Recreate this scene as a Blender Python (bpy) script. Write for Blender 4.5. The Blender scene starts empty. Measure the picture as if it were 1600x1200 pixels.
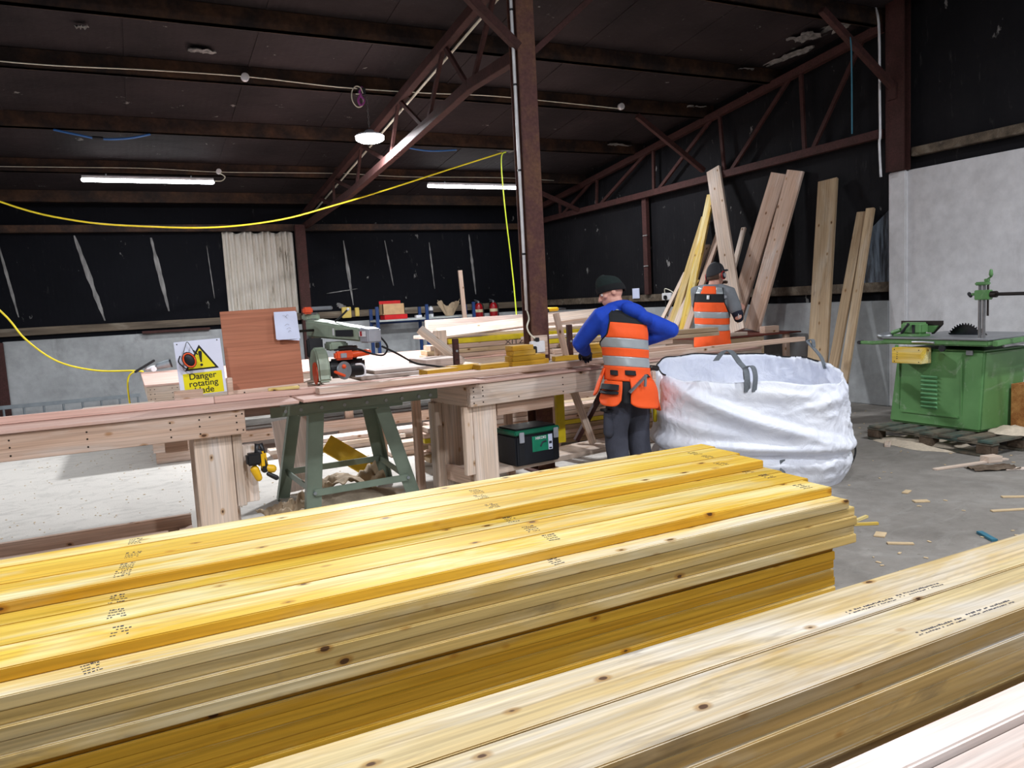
import bpy, bmesh, math, random
from mathutils import Vector, Matrix, noise, Quaternion
R = math.radians
SC = bpy.context.scene
COL = SC.collection
random.seed(7)
V = Vector

# ------------------------------------------------------------------ camera, world, lights, exposure
HEAD, PITCH, ROLL, EYE = R(63.6), R(6.1), R(3.07), 1.5
fw = V((math.cos(HEAD)*math.cos(PITCH), math.sin(HEAD)*math.cos(PITCH), -math.sin(PITCH)))
r0 = V((math.sin(HEAD), -math.cos(HEAD), 0)); u0 = r0.cross(fw)
rt = r0*math.cos(ROLL) - u0*math.sin(ROLL); up = u0*math.cos(ROLL) + r0*math.sin(ROLL)
cam = bpy.data.cameras.new('camera'); cam.lens = 27.0; cam.sensor_width = 36.0; cam.clip_start = 0.05
camo = bpy.data.objects.new('camera', cam); COL.objects.link(camo)
mw = Matrix((rt, up, -fw)).transposed().to_4x4(); mw.translation = (0, 0, EYE)
camo.matrix_world = mw
SC.camera = camo

w = bpy.data.worlds.new('dim_fill'); SC.world = w; w.use_nodes = True  # even dim fill light, added from all open sides
w.node_tree.nodes['Background'].inputs[0].default_value = (0.62, 0.72, 1.0, 1)
w.node_tree.nodes['Background'].inputs[1].default_value = 0.10

def area(name, loc, size, power, aim=None, col=(0.93, 0.96, 1.0), shape='DISK', sy=None, spread=180):
    d = bpy.data.lights.new(name, 'AREA'); d.shape = shape; d.size = size
    if sy: d.size_y = sy
    d.energy = power; d.color = col; d.spread = R(spread)
    o = bpy.data.objects.new(name, d); COL.objects.link(o); o.location = loc
    if aim: o.rotation_euler = (V(aim)-V(loc)).to_track_quat('-Z', 'Y').to_euler()
    return o
# the high bay lamps of the bay: one hangs in view (its light sits in that lamp's builder), the others are unseen lights without fittings
area('unseen_bay_light', (1.7, .9, 4.8), 0.34, 104)
area('unseen_bay_light', (5.9, 1.6, 4.75), 0.34, 120)
area('unseen_bay_light', (-1.7, 2.0, 4.75), 0.34, 125)  # unseen lamp added to brighten the left bench and the floor behind
area('unseen_bay_light', (2.9, -4.2, 4.9), 0.34, 330)
area('unseen_bay_light', (6.4, 10.4, 3.9), 0.34, 62)
area('unseen_bay_light', (-3.4, 9.3, 3.75), 0.34, 110)  # unseen lamp added on the left to light the floor under the bench
SC.view_settings.view_transform = 'Standard'; SC.view_settings.look = 'None'
SC.view_settings.gamma = 1; SC.view_settings.use_curve_mapping = False
SC.view_settings.exposure = 0.55

# ------------------------------------------------------------------ helpers
def srgb(r, g, b):
    f = lambda c: (c/255/12.92) if c/255 <= 0.04045 else ((c/255+0.055)/1.055)**2.4
    return (f(r), f(g), f(b), 1)

class NT:
    def __init__(s, name):
        s.m = bpy.data.materials.new(name); s.m.use_nodes = True
        s.t = s.m.node_tree; s.b = s.t.nodes['Principled BSDF']
    def n(s, typ, **kw):
        nd = s.t.nodes.new(typ)
        for k, v in kw.items():
            if k in ('noise_dimensions', 'blend_type', 'data_type', 'operation', 'feature', 'distance', 'wave_type', 'bands_direction', 'rings_direction', 'interpolation'):
                setattr(nd, k, v)
        return nd
    def l(s, a, b): s.t.links.new(a, b)
    def noise(s, vec, scale, detail=3, rough=.55, dist=0.0):
        nd = s.t.nodes.new('ShaderNodeTexNoise'); nd.inputs['Scale'].default_value = scale
        nd.inputs['Detail'].default_value = detail; nd.inputs['Roughness'].default_value = rough
        nd.inputs['Distortion'].default_value = dist
        s.l(vec, nd.inputs['Vector']); return nd.outputs['Fac']
    def map(s, vec, sc):
        nd = s.t.nodes.new('ShaderNodeVectorMath'); nd.operation = 'MULTIPLY'
        s.l(vec, nd.inputs[0]); nd.inputs[1].default_value = sc; return nd.outputs[0]
    def ramp(s, fac, stops):
        nd = s.t.nodes.new('ShaderNodeValToRGB'); e = nd.color_ramp.elements
        while len(e) < len(stops): e.new(0.5)
        for el, (p, c) in zip(e, stops):
            el.position = p; el.color = c if len(c) == 4 else (*c, 1)
        s.l(fac, nd.inputs[0]); return nd.outputs[0]
    def mix(s, fac, a, b, mode='MIX'):
        nd = s.t.nodes.new('ShaderNodeMix'); nd.data_type = 'RGBA'; nd.blend_type = mode
        for val, i in ((fac, 0), (a, 6), (b, 7)):
            if hasattr(val, 'is_output'): s.l(val, nd.inputs[i])
            else: nd.inputs[i].default_value = val
        return nd.outputs[2]
    def bump(s, h, strength=.3, dist=.01):
        nd = s.t.nodes.new('ShaderNodeBump'); nd.inputs['Strength'].default_value = strength
        nd.inputs['Distance'].default_value = dist
        s.l(h, nd.inputs['Height']); s.l(nd.outputs[0], s.b.inputs['Normal'])
    def set(s, rough=.6, metal=0, spec=.5):
        s.b.inputs['Roughness'].default_value = rough; s.b.inputs['Metallic'].default_value = metal
        s.b.inputs['Specular IOR Level'].default_value = spec
    def out(s, c): s.l(c, s.b.inputs['Base Color'])
    def obj(s): return s.t.nodes.new('ShaderNodeTexCoord').outputs['Object']
    def rnd(s, vec):
        oi = s.t.nodes.new('ShaderNodeObjectInfo')
        m = s.t.nodes.new('ShaderNodeVectorMath'); m.operation = 'SCALE'; m.inputs[0].default_value = (37, 53, 71)
        s.l(oi.outputs['Random'], m.inputs['Scale'])
        a = s.t.nodes.new('ShaderNodeVectorMath'); a.operation = 'ADD'
        s.l(vec, a.inputs[0]); s.l(m.outputs[0], a.inputs[1]); return a.outputs[0], oi.outputs['Random']

MATS = {}
def plain(name, c, rough=.6, metal=0, spec=.5, var=0.12, scale=9, bump=0):
    if name in MATS: return MATS[name]
    t = NT(name); v = t.obj(); f = t.noise(v, scale, 4)
    lo = tuple(x*(1-var) for x in c[:3])+(1,); hi = tuple(min(1, x*(1+var)) for x in c[:3])+(1,)
    t.out(t.ramp(f, [(.3, lo), (.7, hi)])); t.set(rough, metal, spec)
    if bump: t.bump(t.noise(v, scale*6, 3), bump, .004)
    MATS[name] = t.m; return t.m

def wood(name, dark, light, pale=None, paleamt=.5, knots=True, rough=.55, grain=.16, rings=.10, stain=None, knotc=(70, 40, 22)):
    t = NT(name); v, rd = t.rnd(t.obj())
    big = t.noise(t.map(v, (.9, 9, 9)), 1.0, 4, .6, .4)
    c = t.ramp(big, [(.3, srgb(*dark)), (.68, srgb(*light))])
    if pale:
        pf = t.noise(t.map(v, (.8, 4.5, 4.5)), 1.3, 5, .62, .6)
        c = t.mix(t.ramp(pf, [(.62-.3*paleamt, (0, 0, 0, 1)), (.86-.3*paleamt, (1, 1, 1, 1))]), c, srgb(*pale))
    if stain:
        sf = t.noise(t.map(v, (1.3, 5, 5)), 1.1, 5, .7, 1.0)
        c = t.mix(t.ramp(sf, [(.60, (0, 0, 0, 1)), (.74, (.75, .75, .75, 1))]), c, srgb(*stain))
    wv = t.n('ShaderNodeTexWave', wave_type='RINGS', rings_direction='X'); wv.inputs['Scale'].default_value = 9.0
    wv.inputs['Distortion'].default_value = 7.0; wv.inputs['Detail'].default_value = 2.0; wv.inputs['Detail Scale'].default_value = .9
    t.l(t.map(v, (.22, 1.6, 1.6)), wv.inputs['Vector'])
    c = t.mix(1.0, c, t.ramp(wv.outputs['Fac'], [(0.0, (1.0-rings,)*3), (.35, (1.02,)*3)]), 'MULTIPLY')
    fine = t.noise(t.map(v, (1.6, 90, 90)), 1.0, 3, .5)
    c = t.mix(1.0, c, t.ramp(fine, [(.3, (1-grain*1.6,)*3), (.7, (1+grain*.2,)*3)]), 'MULTIPLY')
    if knots:
        vo = t.n('ShaderNodeTexVoronoi'); vo.inputs['Scale'].default_value = 1.0
        wob = t.n('ShaderNodeVectorMath', operation='ADD')
        t.l(t.map(v, (5.2, 9.0, 9.0)), wob.inputs[0]); t.l(t.map(t.noise(t.map(v, (9, 30, 30)), 1, 2), (.10, .10, .10)), wob.inputs[1])
        t.l(wob.outputs[0], vo.inputs['Vector'])
        d = vo.outputs['Distance']
        ring = t.ramp(d, [(0, (.62, .5, .36, 1)), (.10, (.74, .60, .44, 1)), (.16, (1, 1, 1, 1))])
        c = t.mix(1.0, c, ring, 'MULTIPLY')
        c = t.mix(t.ramp(d, [(.062, (.9, .9, .9, 1)), (.08, (0, 0, 0, 1))]), c, srgb(*knotc))
    tone = t.ramp(rd, [(0, (.80, .79, .78)), (1, (1.06,)*3)])
    c = t.mix(1.0, c, tone, 'MULTIPLY')
    t.out(c); t.set(rough+.12, 0, .3); t.bump(fine, .12, .002)
    MATS[name] = t.m; return t.m

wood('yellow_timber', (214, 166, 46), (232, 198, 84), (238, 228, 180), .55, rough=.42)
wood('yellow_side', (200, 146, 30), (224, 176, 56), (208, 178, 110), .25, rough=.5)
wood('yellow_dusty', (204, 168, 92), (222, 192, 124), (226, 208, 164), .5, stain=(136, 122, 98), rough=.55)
wood('pale_top', (214, 178, 92), (232, 208, 142), (240, 232, 212), .6, stain=(168, 152, 124), rough=.45)
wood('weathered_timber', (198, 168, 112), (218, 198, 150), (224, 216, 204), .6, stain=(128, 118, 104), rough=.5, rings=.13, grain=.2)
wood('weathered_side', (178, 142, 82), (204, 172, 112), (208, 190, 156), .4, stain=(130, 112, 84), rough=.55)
wood('spruce', (204, 168, 144), (226, 198, 180), (236, 220, 210), .4)
wood('spruce_pale', (216, 190, 168), (234, 214, 198), (238, 226, 218), .45)
wood('pine_white', (204, 180, 168), (220, 202, 193), (226, 214, 208), .5, knotc=(120, 80, 60), rings=.06)
wood('old_board', (172, 144, 112), (206, 180, 146), (204, 188, 168), .4, stain=(128, 106, 84))
wood('rail_grey', (72, 62, 52), (120, 106, 90), (150, 140, 126), .3, knots=False)
wood('ply_pink', (214, 172, 158), (230, 194, 180), (236, 212, 204), .4, knots=False, grain=.06)
wood('hardboard_brown', (176, 112, 86), (194, 128, 100), None, knots=False, grain=.12, rough=.5)
wood('red_ply', (96, 44, 36), (120, 58, 46), None, knots=False)
plain('ink', srgb(38, 40, 58), .7)
plain('pencil', srgb(50, 42, 38), .7)
plain('screw', srgb(44, 38, 34), .4, .6)
plain('hole', srgb(30, 22, 18), .9)
plain('black_plastic', srgb(24, 25, 30), .45)
plain('navy_plastic', srgb(14, 17, 26), .5)
plain('dark_rubber', srgb(20, 20, 22), .8)
plain('green_paint', srgb(58, 150, 58), .38, 0, .5, .14, 5)
plain('stand_green', srgb(116, 130, 116), .45, .1, .5, .12, 7)
plain('saw_green', srgb(158, 172, 152), .4, .1)
plain('steel', srgb(150, 150, 150), .32, .9, .5, .2, 12)
plain('cast_iron', srgb(150, 152, 156), .4, .6, .5, .18, 6)
plain('dark_steel', srgb(62, 56, 54), .4, .8)
plain('galvanised', srgb(150, 158, 164), .45, .7)
plain('orange_plastic', srgb(232, 84, 36), .4)
plain('red_plastic', srgb(196, 26, 30), .4)
plain('red_paint', srgb(150, 18, 26), .3)
plain('yellow_cable', srgb(238, 214, 40), .45)
plain('lime_cable', srgb(214, 236, 60), .45)
plain('white_cable', srgb(222, 218, 200), .5)
plain('white_plastic', srgb(226, 226, 230), .4)
plain('grey_plastic', srgb(150, 152, 160), .5)
plain('sign_white', srgb(222, 226, 246), .35, var=.02)
plain('sign_yellow', srgb(236, 222, 14), .35, var=.03)
plain('sign_black', srgb(16, 15, 16), .4)
plain('paper', srgb(212, 220, 246), .7, var=.03)
plain('blue_paint', srgb(28, 58, 110), .45)
plain('shelf_grey', srgb(176, 180, 178), .5)
plain('cardboard', srgb(196, 160, 118), .8)
plain('kraft_paper', srgb(182, 160, 132), .8, bump=.4, scale=14)
plain('blue_hose', srgb(52, 104, 170), .4)
plain('teal_cord', srgb(52, 110, 130), .7)
plain('pink_strap', srgb(160, 70, 150), .6)
plain('label_green', srgb(24, 128, 96), .4)
plain('grey_strap', srgb(106, 112, 118), .8, bump=.5, scale=60)
plain('skin', srgb(214, 158, 140), .5, var=.05)
plain('hair_brown', srgb(70, 48, 34), .8)
plain('eye_white', srgb(235, 232, 228), .3, var=.01)
plain('beanie_green', srgb(18, 32, 31), .95, bump=.7, scale=50)
plain('beanie_black', srgb(14, 15, 18), .95, bump=.7, scale=50)
plain('hoodie_blue', srgb(18, 66, 186), .85, var=.12, bump=.4, scale=14)
plain('hivis_orange', srgb(255, 92, 26), .7, var=.04, bump=.3, scale=20)
plain('reflective', srgb(170, 176, 180), .35, .25, var=.06)
plain('yoke_black', srgb(24, 26, 30), .85)
plain('trouser_grey', srgb(62, 64, 76), .9, var=.14, bump=.5, scale=12)
plain('trouser_dark', srgb(30, 31, 36), .9)
plain('tshirt_grey', srgb(124, 128, 134), .9, var=.1, bump=.5, scale=12)
plain('sleeve_navy', srgb(24, 28, 48), .85)
plain('cap_grey', srgb(48, 48, 52), .9)
plain('boot', srgb(40, 32, 26), .7)
plain('sawdust', srgb(196, 182, 162), .95, bump=.8, scale=40)
plain('chip', srgb(200, 176, 140), .9)
plain('glass_face', srgb(90, 98, 104), .15)

def mat_emit(name, c, s):
    m = bpy.data.materials.new(name); m.use_nodes = True
    b = m.node_tree.nodes['Principled BSDF']; b.inputs['Emission Color'].default_value = c
    b.inputs['Emission Strength'].default_value = s; b.inputs['Base Color'].default_value = (.9, .9, .9, 1)
    MATS[name] = m
mat_emit('lamp_glow', (.93, .97, 1, 1), 40)
mat_emit('tube_glow', (.93, .97, 1, 1), 16)

def mat_rust(name, base, rustc, scale=6, thr=.5):
    t = NT(name); v, rd = t.rnd(t.obj()); a = t.noise(v, scale, 6, .65); b = t.noise(v, scale*7, 3)
    c = t.mix(t.ramp(a, [(thr-.12, (0, 0, 0, 1)), (thr+.16, (1, 1, 1, 1))]), srgb(*base), srgb(*rustc))
    c = t.mix(1.0, c, t.ramp(b, [(.3, (.72,)*3), (.7, (1.1,)*3)]), 'MULTIPLY')
    t.out(c); t.set(.75, .1, .3); t.bump(b, .4, .004); MATS[name] = t.m
mat_rust('red_oxide', (74, 44, 42), (62, 38, 34))
mat_rust('column_rust', (92, 60, 57), (116, 82, 60), 5, .56)
mat_rust('purlin_rust', (44, 35, 33), (86, 60, 43), 3, .53)
mat_rust('pallet_wood', (112, 100, 86), (66, 84, 78), 4, .5)
mat_rust('pallet_block', (84, 68, 54), (110, 96, 82), 7, .5)
mat_rust('osb', (196, 140, 84), (158, 98, 52), 16, .5)

def mat_black_lining(name, base, seam_axis, tint):
    t = NT(name); v = t.obj()
    big = t.noise(v, .8, 4); c = t.ramp(big, [(.3, srgb(*base)), (.75, srgb(*tint))])
    sp = t.noise(t.map(v, (3.2, 3.2, 2.0)), 1.6, 5, .6)
    c = t.mix(t.ramp(sp, [(.68, (0, 0, 0, 1)), (.72, (.6, .6, .6, 1))]), c, srgb(150, 148, 146))
    cob = t.noise(t.map(v, (14, 14, 3)), 1.0, 4, .7)
    c = t.mix(t.ramp(cob, [(.62, (0, 0, 0, 1)), (.85, (.16, .16, .16, 1))]), c, srgb(140, 138, 134))
    wv = t.n('ShaderNodeTexWave', wave_type='BANDS', bands_direction=seam_axis); wv.inputs['Scale'].default_value = 4.1
    wv.inputs['Distortion'].default_value = .2; t.l(v, wv.inputs['Vector'])
    t.out(c); t.set(.8, 0, .15)
    ad = t.n('ShaderNodeMath', operation='ADD'); t.l(t.noise(v, 6, 4), ad.inputs[0])
    ml = t.n('ShaderNodeMath', operation='MULTIPLY'); t.l(wv.outputs['Fac'], ml.inputs[0]); ml.inputs[1].default_value = .08
    t.l(ml.outputs[0], ad.inputs[1]); t.bump(ad.outputs[0], .35, .03); MATS[name] = t.m
mat_black_lining('lining_back', (5, 6, 12), 'X', (11, 12, 19))
mat_black_lining('lining_gable', (15, 15, 19), 'Y', (28, 27, 30))
mat_black_lining('lining_roof', (32, 28, 30), 'X', (56, 48, 50))

def mat_concrete(name, lo, hi, stain, bump=.25, dust=None):
    t = NT(name); v = t.obj()
    a = t.noise(v, .9, 7, .62); b = t.noise(v, 9, 5); f = t.noise(v, 70, 3)
    c = t.ramp(a, [(.32, srgb(*lo)), (.68, srgb(*hi))])
    st = t.noise(t.map(v, (1.6, 1.6, .7)), 1.2, 6, .7, .8)
    c = t.mix(t.ramp(st, [(.56, (0, 0, 0, 1)), (.78, (.6, .6, .6, 1))]), c, srgb(*stain))
    c = t.mix(1.0, c, t.ramp(b, [(.3, (.88,)*3), (.7, (1.06,)*3)]), 'MULTIPLY')
    if dust:
        sx = t.n('ShaderNodeVectorMath', operation='DISTANCE'); t.l(v, sx.inputs[0]); sx.inputs[1].default_value = dust[1]
        dn = t.n('ShaderNodeMath', operation='MULTIPLY_ADD'); t.l(t.noise(v, 1.3, 6, .65), dn.inputs[0])
        dn.inputs[1].default_value = -6.5; t.l(sx.outputs['Value'], dn.inputs[2])
        fac = t.ramp(t.n_map(dn.outputs[0], -1.5, 4.0), [(0.3, (.92,)*3), (.62, (0, 0, 0))])
        c = t.mix(fac, c, srgb(*dust[0]))
        sm = t.noise(t.map(v, (2.0, 3.4, 1)), 1.5, 7, .7, 1.2)
        c = t.mix(t.ramp(sm, [(.50, (0, 0, 0, 1)), (.70, (.55, .55, .55, 1))]), c, srgb(150, 147, 142))
        sp = t.noise(v, 24, 5, .65)
        c = t.mix(t.ramp(sp, [(.62, (0, 0, 0, 1)), (.70, (.6, .6, .6, 1))]), c, srgb(104, 96, 86))
    t.out(c); t.set(.85, 0, .3); t.bump(f, bump, .006); MATS[name] = t.m
def n_map(s, val, a, b):
    nd = s.t.nodes.new('ShaderNodeMapRange'); s.l(val, nd.inputs[0]); nd.inputs[1].default_value = a; nd.inputs[2].default_value = b
    return nd.outputs[0]
NT.n_map = n_map
mat_concrete('floor_concrete', (122, 117, 111), (142, 137, 131), (100, 95, 89), .3, ((200, 195, 188), (0.3, 7.4, 0)))
mat_concrete('dado_concrete', (140, 142, 143), (176, 178, 180), (100, 99, 96))
mat_concrete('tall_concrete', (206, 204, 206), (224, 223, 226), (184, 180, 180))

def mat_corrugated():
    t = NT('corrugated_white'); v = t.obj()
    a = t.noise(t.map(v, (5, 5, 1.2)), 1.4, 6, .7)
    c = t.ramp(a, [(.30, srgb(216, 210, 202)), (.60, srgb(196, 188, 176)), (.70, srgb(120, 108, 92)), (.78, srgb(30, 28, 28))])
    t.out(c); t.set(.6); MATS['corrugated_white'] = t.m
mat_corrugated()
def mat_bag():
    t = NT('bag_fabric'); v = t.obj()
    wv = t.noise(t.map(v, (220, 220, 40)), 1.0, 2)
    t.out(t.ramp(t.noise(v, 2.5, 4), [(.3, srgb(222, 226, 240)), (.7, srgb(238, 240, 248))]))
    t.set(.42, 0, .5); t.bump(t.noise(v, 5, 5, .55, 1.6), .5, .03)
    MATS['bag_fabric'] = t.m
mat_bag()

def put(o, label=None, cat=None, group=None, kind=None):
    if label: o['label'] = label
    if cat: o['category'] = cat
    if group: o['group'] = group
    if kind: o['kind'] = kind
    return o
def thing(name, label, cat, loc=(0, 0, 0), rz=0, group=None):
    o = bpy.data.objects.new(name, None); COL.objects.link(o); o.empty_display_size = .1
    o.location = loc; o.rotation_euler = (0, 0, rz)
    return put(o, label, cat, group)

class G:
    """collects geometry and links it as one mesh object"""
    def __init__(s): s.v = []; s.f = []
    def add(s, vs, fs):
        k = len(s.v); s.v += [V(p) for p in vs]; s.f += [tuple(i+k for i in f) for f in fs]; return s
    def box(s, lo, hi, rot=None, c=None):
        lo, hi = V(lo), V(hi)
        vs = [V((x, y, z)) for x in (lo.x, hi.x) for y in (lo.y, hi.y) for z in (lo.z, hi.z)]
        if rot is not None:
            c = V(c) if c is not None else (lo+hi)/2
            vs = [rot @ (p-c)+c for p in vs]
        return s.add(vs, [(0, 1, 3, 2), (4, 6, 7, 5), (0, 4, 5, 1), (2, 3, 7, 6), (0, 2, 6, 4), (1, 5, 7, 3)])
    def bar(s, p0, p1, wd, ht, upv=(0, 0, 1)):
        """rectangular bar from p0 to p1, width across, height along upv"""
        p0, p1 = V(p0), V(p1); d = (p1-p0).normalized(); x = d.cross(V(upv)).normalized(); y = x.cross(d)
        vs = [p+x*a*wd/2+y*b*ht/2 for p in (p0, p1) for a, b in ((-1, -1), (1, -1), (1, 1), (-1, 1))]
        return s.add(vs, [(3, 2, 1, 0), (4, 5, 6, 7), (0, 1, 5, 4), (1, 2, 6, 5), (2, 3, 7, 6), (3, 0, 4, 7)])
    def cyl(s, p0, p1, ra, rb=None, n=20, cap=True):
        rb = ra if rb is None else rb
        return s.loft([(p0, ra), (p1, rb)], n, cap)
    def loft(s, pr, n=14, cap=True, closed=False):
        pts = [V(p) for p, _ in pr]; rad = [r if isinstance(r, tuple) else (r, r) for _, r in pr]
        vs = []; m = len(pts)
        d = (pts[1]-pts[0]).normalized()
        ref = V((0, 0, 1)) if abs(d.z) < .9 else V((0, 1, 0))
        x = d.cross(ref).normalized()
        for i in range(m):
            d = (pts[min(i+1, m-1)]-pts[max(i-1, 0)])
            if d.length < 1e-9: d = V((0, 0, 1))
            d.normalize(); x = (x-d*x.dot(d)).normalized(); y = d.cross(x)
            for k in range(n):
                a = 2*math.pi*k/n
                vs.append(pts[i]+x*math.cos(a)*rad[i][0]+y*math.sin(a)*rad[i][1])
        fs = [(i*n+k, i*n+(k+1) % n, (i+1)*n+(k+1) % n, (i+1)*n+k) for i in range(m-1) for k in range(n)]
        if cap: fs += [tuple(range(n))[::-1], tuple((m-1)*n+k for k in range(n))]
        return s.add(vs, fs)
    def limb(s, pr, n=14):
        """round ended tapering limb through points"""
        pts = [V(p) for p, _ in pr]; rs = [r for _, r in pr]; out = []
        d0 = (pts[0]-pts[1]).normalized(); d1 = (pts[-1]-pts[-2]).normalized()
        for a in (80, 55, 28): out.append((pts[0]+d0*rs[0]*math.sin(R(a)), rs[0]*math.cos(R(a))))
        out += list(zip(pts, rs))
        for a in (28, 55, 80): out.append((pts[-1]+d1*rs[-1]*math.sin(R(a)), rs[-1]*math.cos(R(a))))
        return s.loft(out, n)
    def tube(s, pts, r, n=8, sub=6):
        return s.loft([(p, r) for p in spline(pts, sub)], n)
    def ball(s, c, r, rot=None, n=16, m=10):
        c = V(c); r = r if isinstance(r, (tuple, list)) else (r, r, r); vs = []; fs = []
        for i in range(1, m):
            th = math.pi*i/m
            for k in range(n):
                ph = 2*math.pi*k/n
                p = V((r[0]*math.sin(th)*math.cos(ph), r[1]*math.sin(th)*math.sin(ph), r[2]*math.cos(th)))
                vs.append(c+(rot @ p if rot is not None else p))
        t0 = V((0, 0, r[2])); t1 = -t0
        vs += [c+(rot @ t0 if rot is not None else t0), c+(rot @ t1 if rot is not None else t1)]
        for i in range(m-2):
            for k in range(n): fs.append((i*n+k, (i+1)*n+k, (i+1)*n+(k+1) % n, i*n+(k+1) % n))
        T = len(vs)-2
        for k in range(n):
            fs.append((T, k, (k+1) % n)); fs.append((T+1, (m-2)*n+(k+1) % n, (m-2)*n+k))
        return s.add(vs, fs)
    def prism(s, poly, ax, a, b):
        """extrude a 2D polygon along axis ax (0,1,2) from a to b; polygon given in the two other axes in order"""
        def p3(q, t):
            l = list(q); l.insert(ax, t); return V(l)
        n = len(poly); vs = [p3(q, a) for q in poly]+[p3(q, b) for q in poly]
        return s.add(vs, [tuple(range(n)), tuple(range(2*n-1, n-1, -1))]+[(i, n+i, n+(i+1) % n, (i+1) % n) for i in range(n)])
    def grid(s, fn, nu, nv, wrap=False):
        vs = [fn(i/(nu if wrap else nu-1), j/(nv-1)) for j in range(nv) for i in range(nu)]
        fs = []
        for j in range(nv-1):
            for i in range(nu if wrap else nu-1):
                fs.append((j*nu+i, j*nu+(i+1) % nu, (j+1)*nu+(i+1) % nu, (j+1)*nu+i))
        return s.add(vs, fs)
    def build(s, name, mat, parent=None, world=False, bevel=0, smooth=False, remesh=0, relax=2, solid=0, center=False, seg=2):
        vs = s.v; off = V((0, 0, 0))
        if world and parent is not None:
            q = parent
            while q is not None: off = off+q.location; q = q.parent
        loc = V((0, 0, 0))
        if center:
            lo = V([min(p[i] for p in vs) for i in range(3)]); hi = V([max(p[i] for p in vs) for i in range(3)]); loc = (lo+hi)/2
        me = bpy.data.meshes.new(name); me.from_pydata([p-off-loc for p in vs], [], s.f)
        bm = bmesh.new(); bm.from_mesh(me)
        bmesh.ops.recalc_face_normals(bm, faces=bm.faces)
        if bevel:
            ed = [e for e in bm.edges if len(e.link_faces) == 2 and e.calc_face_angle() > .6]
            bmesh.ops.bevel(bm, geom=ed, offset=bevel, segments=seg, affect='EDGES', clamp_overlap=True)
        bm.to_mesh(me); bm.free()
        o = bpy.data.objects.new(name, me); COL.objects.link(o); o.location = loc
        me.materials.append(MATS[mat] if isinstance(mat, str) else mat)
        if remesh or solid:
            if solid:
                md = o.modifiers.new('t', 'SOLIDIFY'); md.thickness = solid; md.offset = 0
            if remesh:
                md = o.modifiers.new('r', 'REMESH'); md.mode = 'VOXEL'; md.voxel_size = remesh
                if relax:
                    md = o.modifiers.new('s', 'SMOOTH'); md.factor = .5; md.iterations = relax
            dg = bpy.context.evaluated_depsgraph_get()
            nm = bpy.data.meshes.new_from_object(o.evaluated_get(dg)); o.modifiers.clear()
            o.data = nm; bpy.data.meshes.remove(me); me = nm; me.name = name
        if smooth: me.polygons.foreach_set('use_smooth', [True]*len(me.polygons))
        if parent is not None: o.parent = parent
        return o

def spline(pts, sub=6):
    pts = [V(p) for p in pts]
    if len(pts) < 3: return pts
    out = []
    for i in range(len(pts)-1):
        p0 = pts[max(i-1, 0)]; p1 = pts[i]; p2 = pts[i+1]; p3 = pts[min(i+2, len(pts)-1)]
        for k in range(sub):
            t = k/sub
            out.append(.5*((2*p1)+(p2-p0)*t+(2*p0-5*p1+4*p2-p3)*t*t+(3*p1-p0-3*p2+p3)*t**3))
    return out+[pts[-1]]

def plank(name, mat, x0, x1, y0, y1, z0, z1, parent=None, bevel=.003, rz=0, label=None, cat='plank', group=None, long='x'):
    """a board lying along x (or y), its own origin in its middle, grain along its length"""
    c = V(((x0+x1)/2, (y0+y1)/2, (z0+z1)/2)); h = V((x1-x0, y1-y0, z1-z0))/2
    turn = rz
    if long == 'y': h = V((h.y, h.x, h.z)); turn += math.pi/2
    if long == 'z': h = V((h.z, h.y, h.x))
    o = G().box(-h, h).build(name, mat, parent, bevel=bevel)
    o.location = c; o.rotation_euler = (0, 0, turn) if long != 'z' else (0, R(90), rz)
    return put(o, label, cat if label else None, group)
def stick(name, mat, p0, p1, wd, th, face, parent=None, label=None, cat='plank', group=None, bevel=.003):
    """a board from p0 to p1 (grain along it), width wd across, thickness th along 'face' direction"""
    p0, p1 = V(p0), V(p1); d = p1-p0; L = d.length; d.normalize(); f = V(face); f = (f-d*f.dot(d)).normalized(); y = f.cross(d)
    o = G().box((-L/2, -wd/2, -th/2), (L/2, wd/2, th/2)).build(name, mat, parent, bevel=bevel)
    o.matrix_local = Matrix((d, y, f)).transposed().to_4x4(); o.location = (p0+p1)/2
    return put(o, label, cat if label else None, group)
def text(name, body, size, loc, rot, mat, parent=None, extrude=.0004, align='LEFT', sx=1.0, bold=0.0):
    cu = bpy.data.curves.new(name, 'FONT'); cu.body = body; cu.size = size; cu.extrude = extrude; cu.align_x = align; cu.offset = bold
    t = bpy.data.objects.new(name, cu); COL.objects.link(t)
    dg = bpy.context.evaluated_depsgraph_get(); me = bpy.data.meshes.new_from_object(t.evaluated_get(dg))
    bpy.data.objects.remove(t); bpy.data.curves.remove(cu)
    o = bpy.data.objects.new(name, me); COL.objects.link(o); me.materials.clear(); me.materials.append(MATS[mat])
    o.location = loc; o.rotation_euler = rot; o.scale = (sx, 1, 1)
    if parent is not None: o.parent = parent
    return o
def stamp(parent, x, y, z, w=.06, h=.11, rot=0, seed=0, name='printed_stamp', rows=4):
    """faint rows of stamped printing on a board's top face: small ink dashes, unreadable as in the photo"""
    rnd = random.Random(seed); g = G()
    for r_ in range(rows):
        yy = h/2-(r_+.5)*h/rows; xx = -w/2
        hh = h/rows*.36 if r_ else h/rows*.5
        while xx < w/2-.006:
            l = rnd.uniform(.003, .009)
            if rnd.random() < .88:
                ysh = rnd.uniform(-.2, .2)*hh
                g.box((xx, yy-hh/2+ysh, 0), (xx+l, yy+hh/2*rnd.uniform(.1, 1)+ysh, .0006))
            xx += l+rnd.uniform(.0015, .004)
    o = g.build(name, 'ink', parent); o.location = (x, y, z); o.rotation_euler = (0, 0, rot); return o
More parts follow.
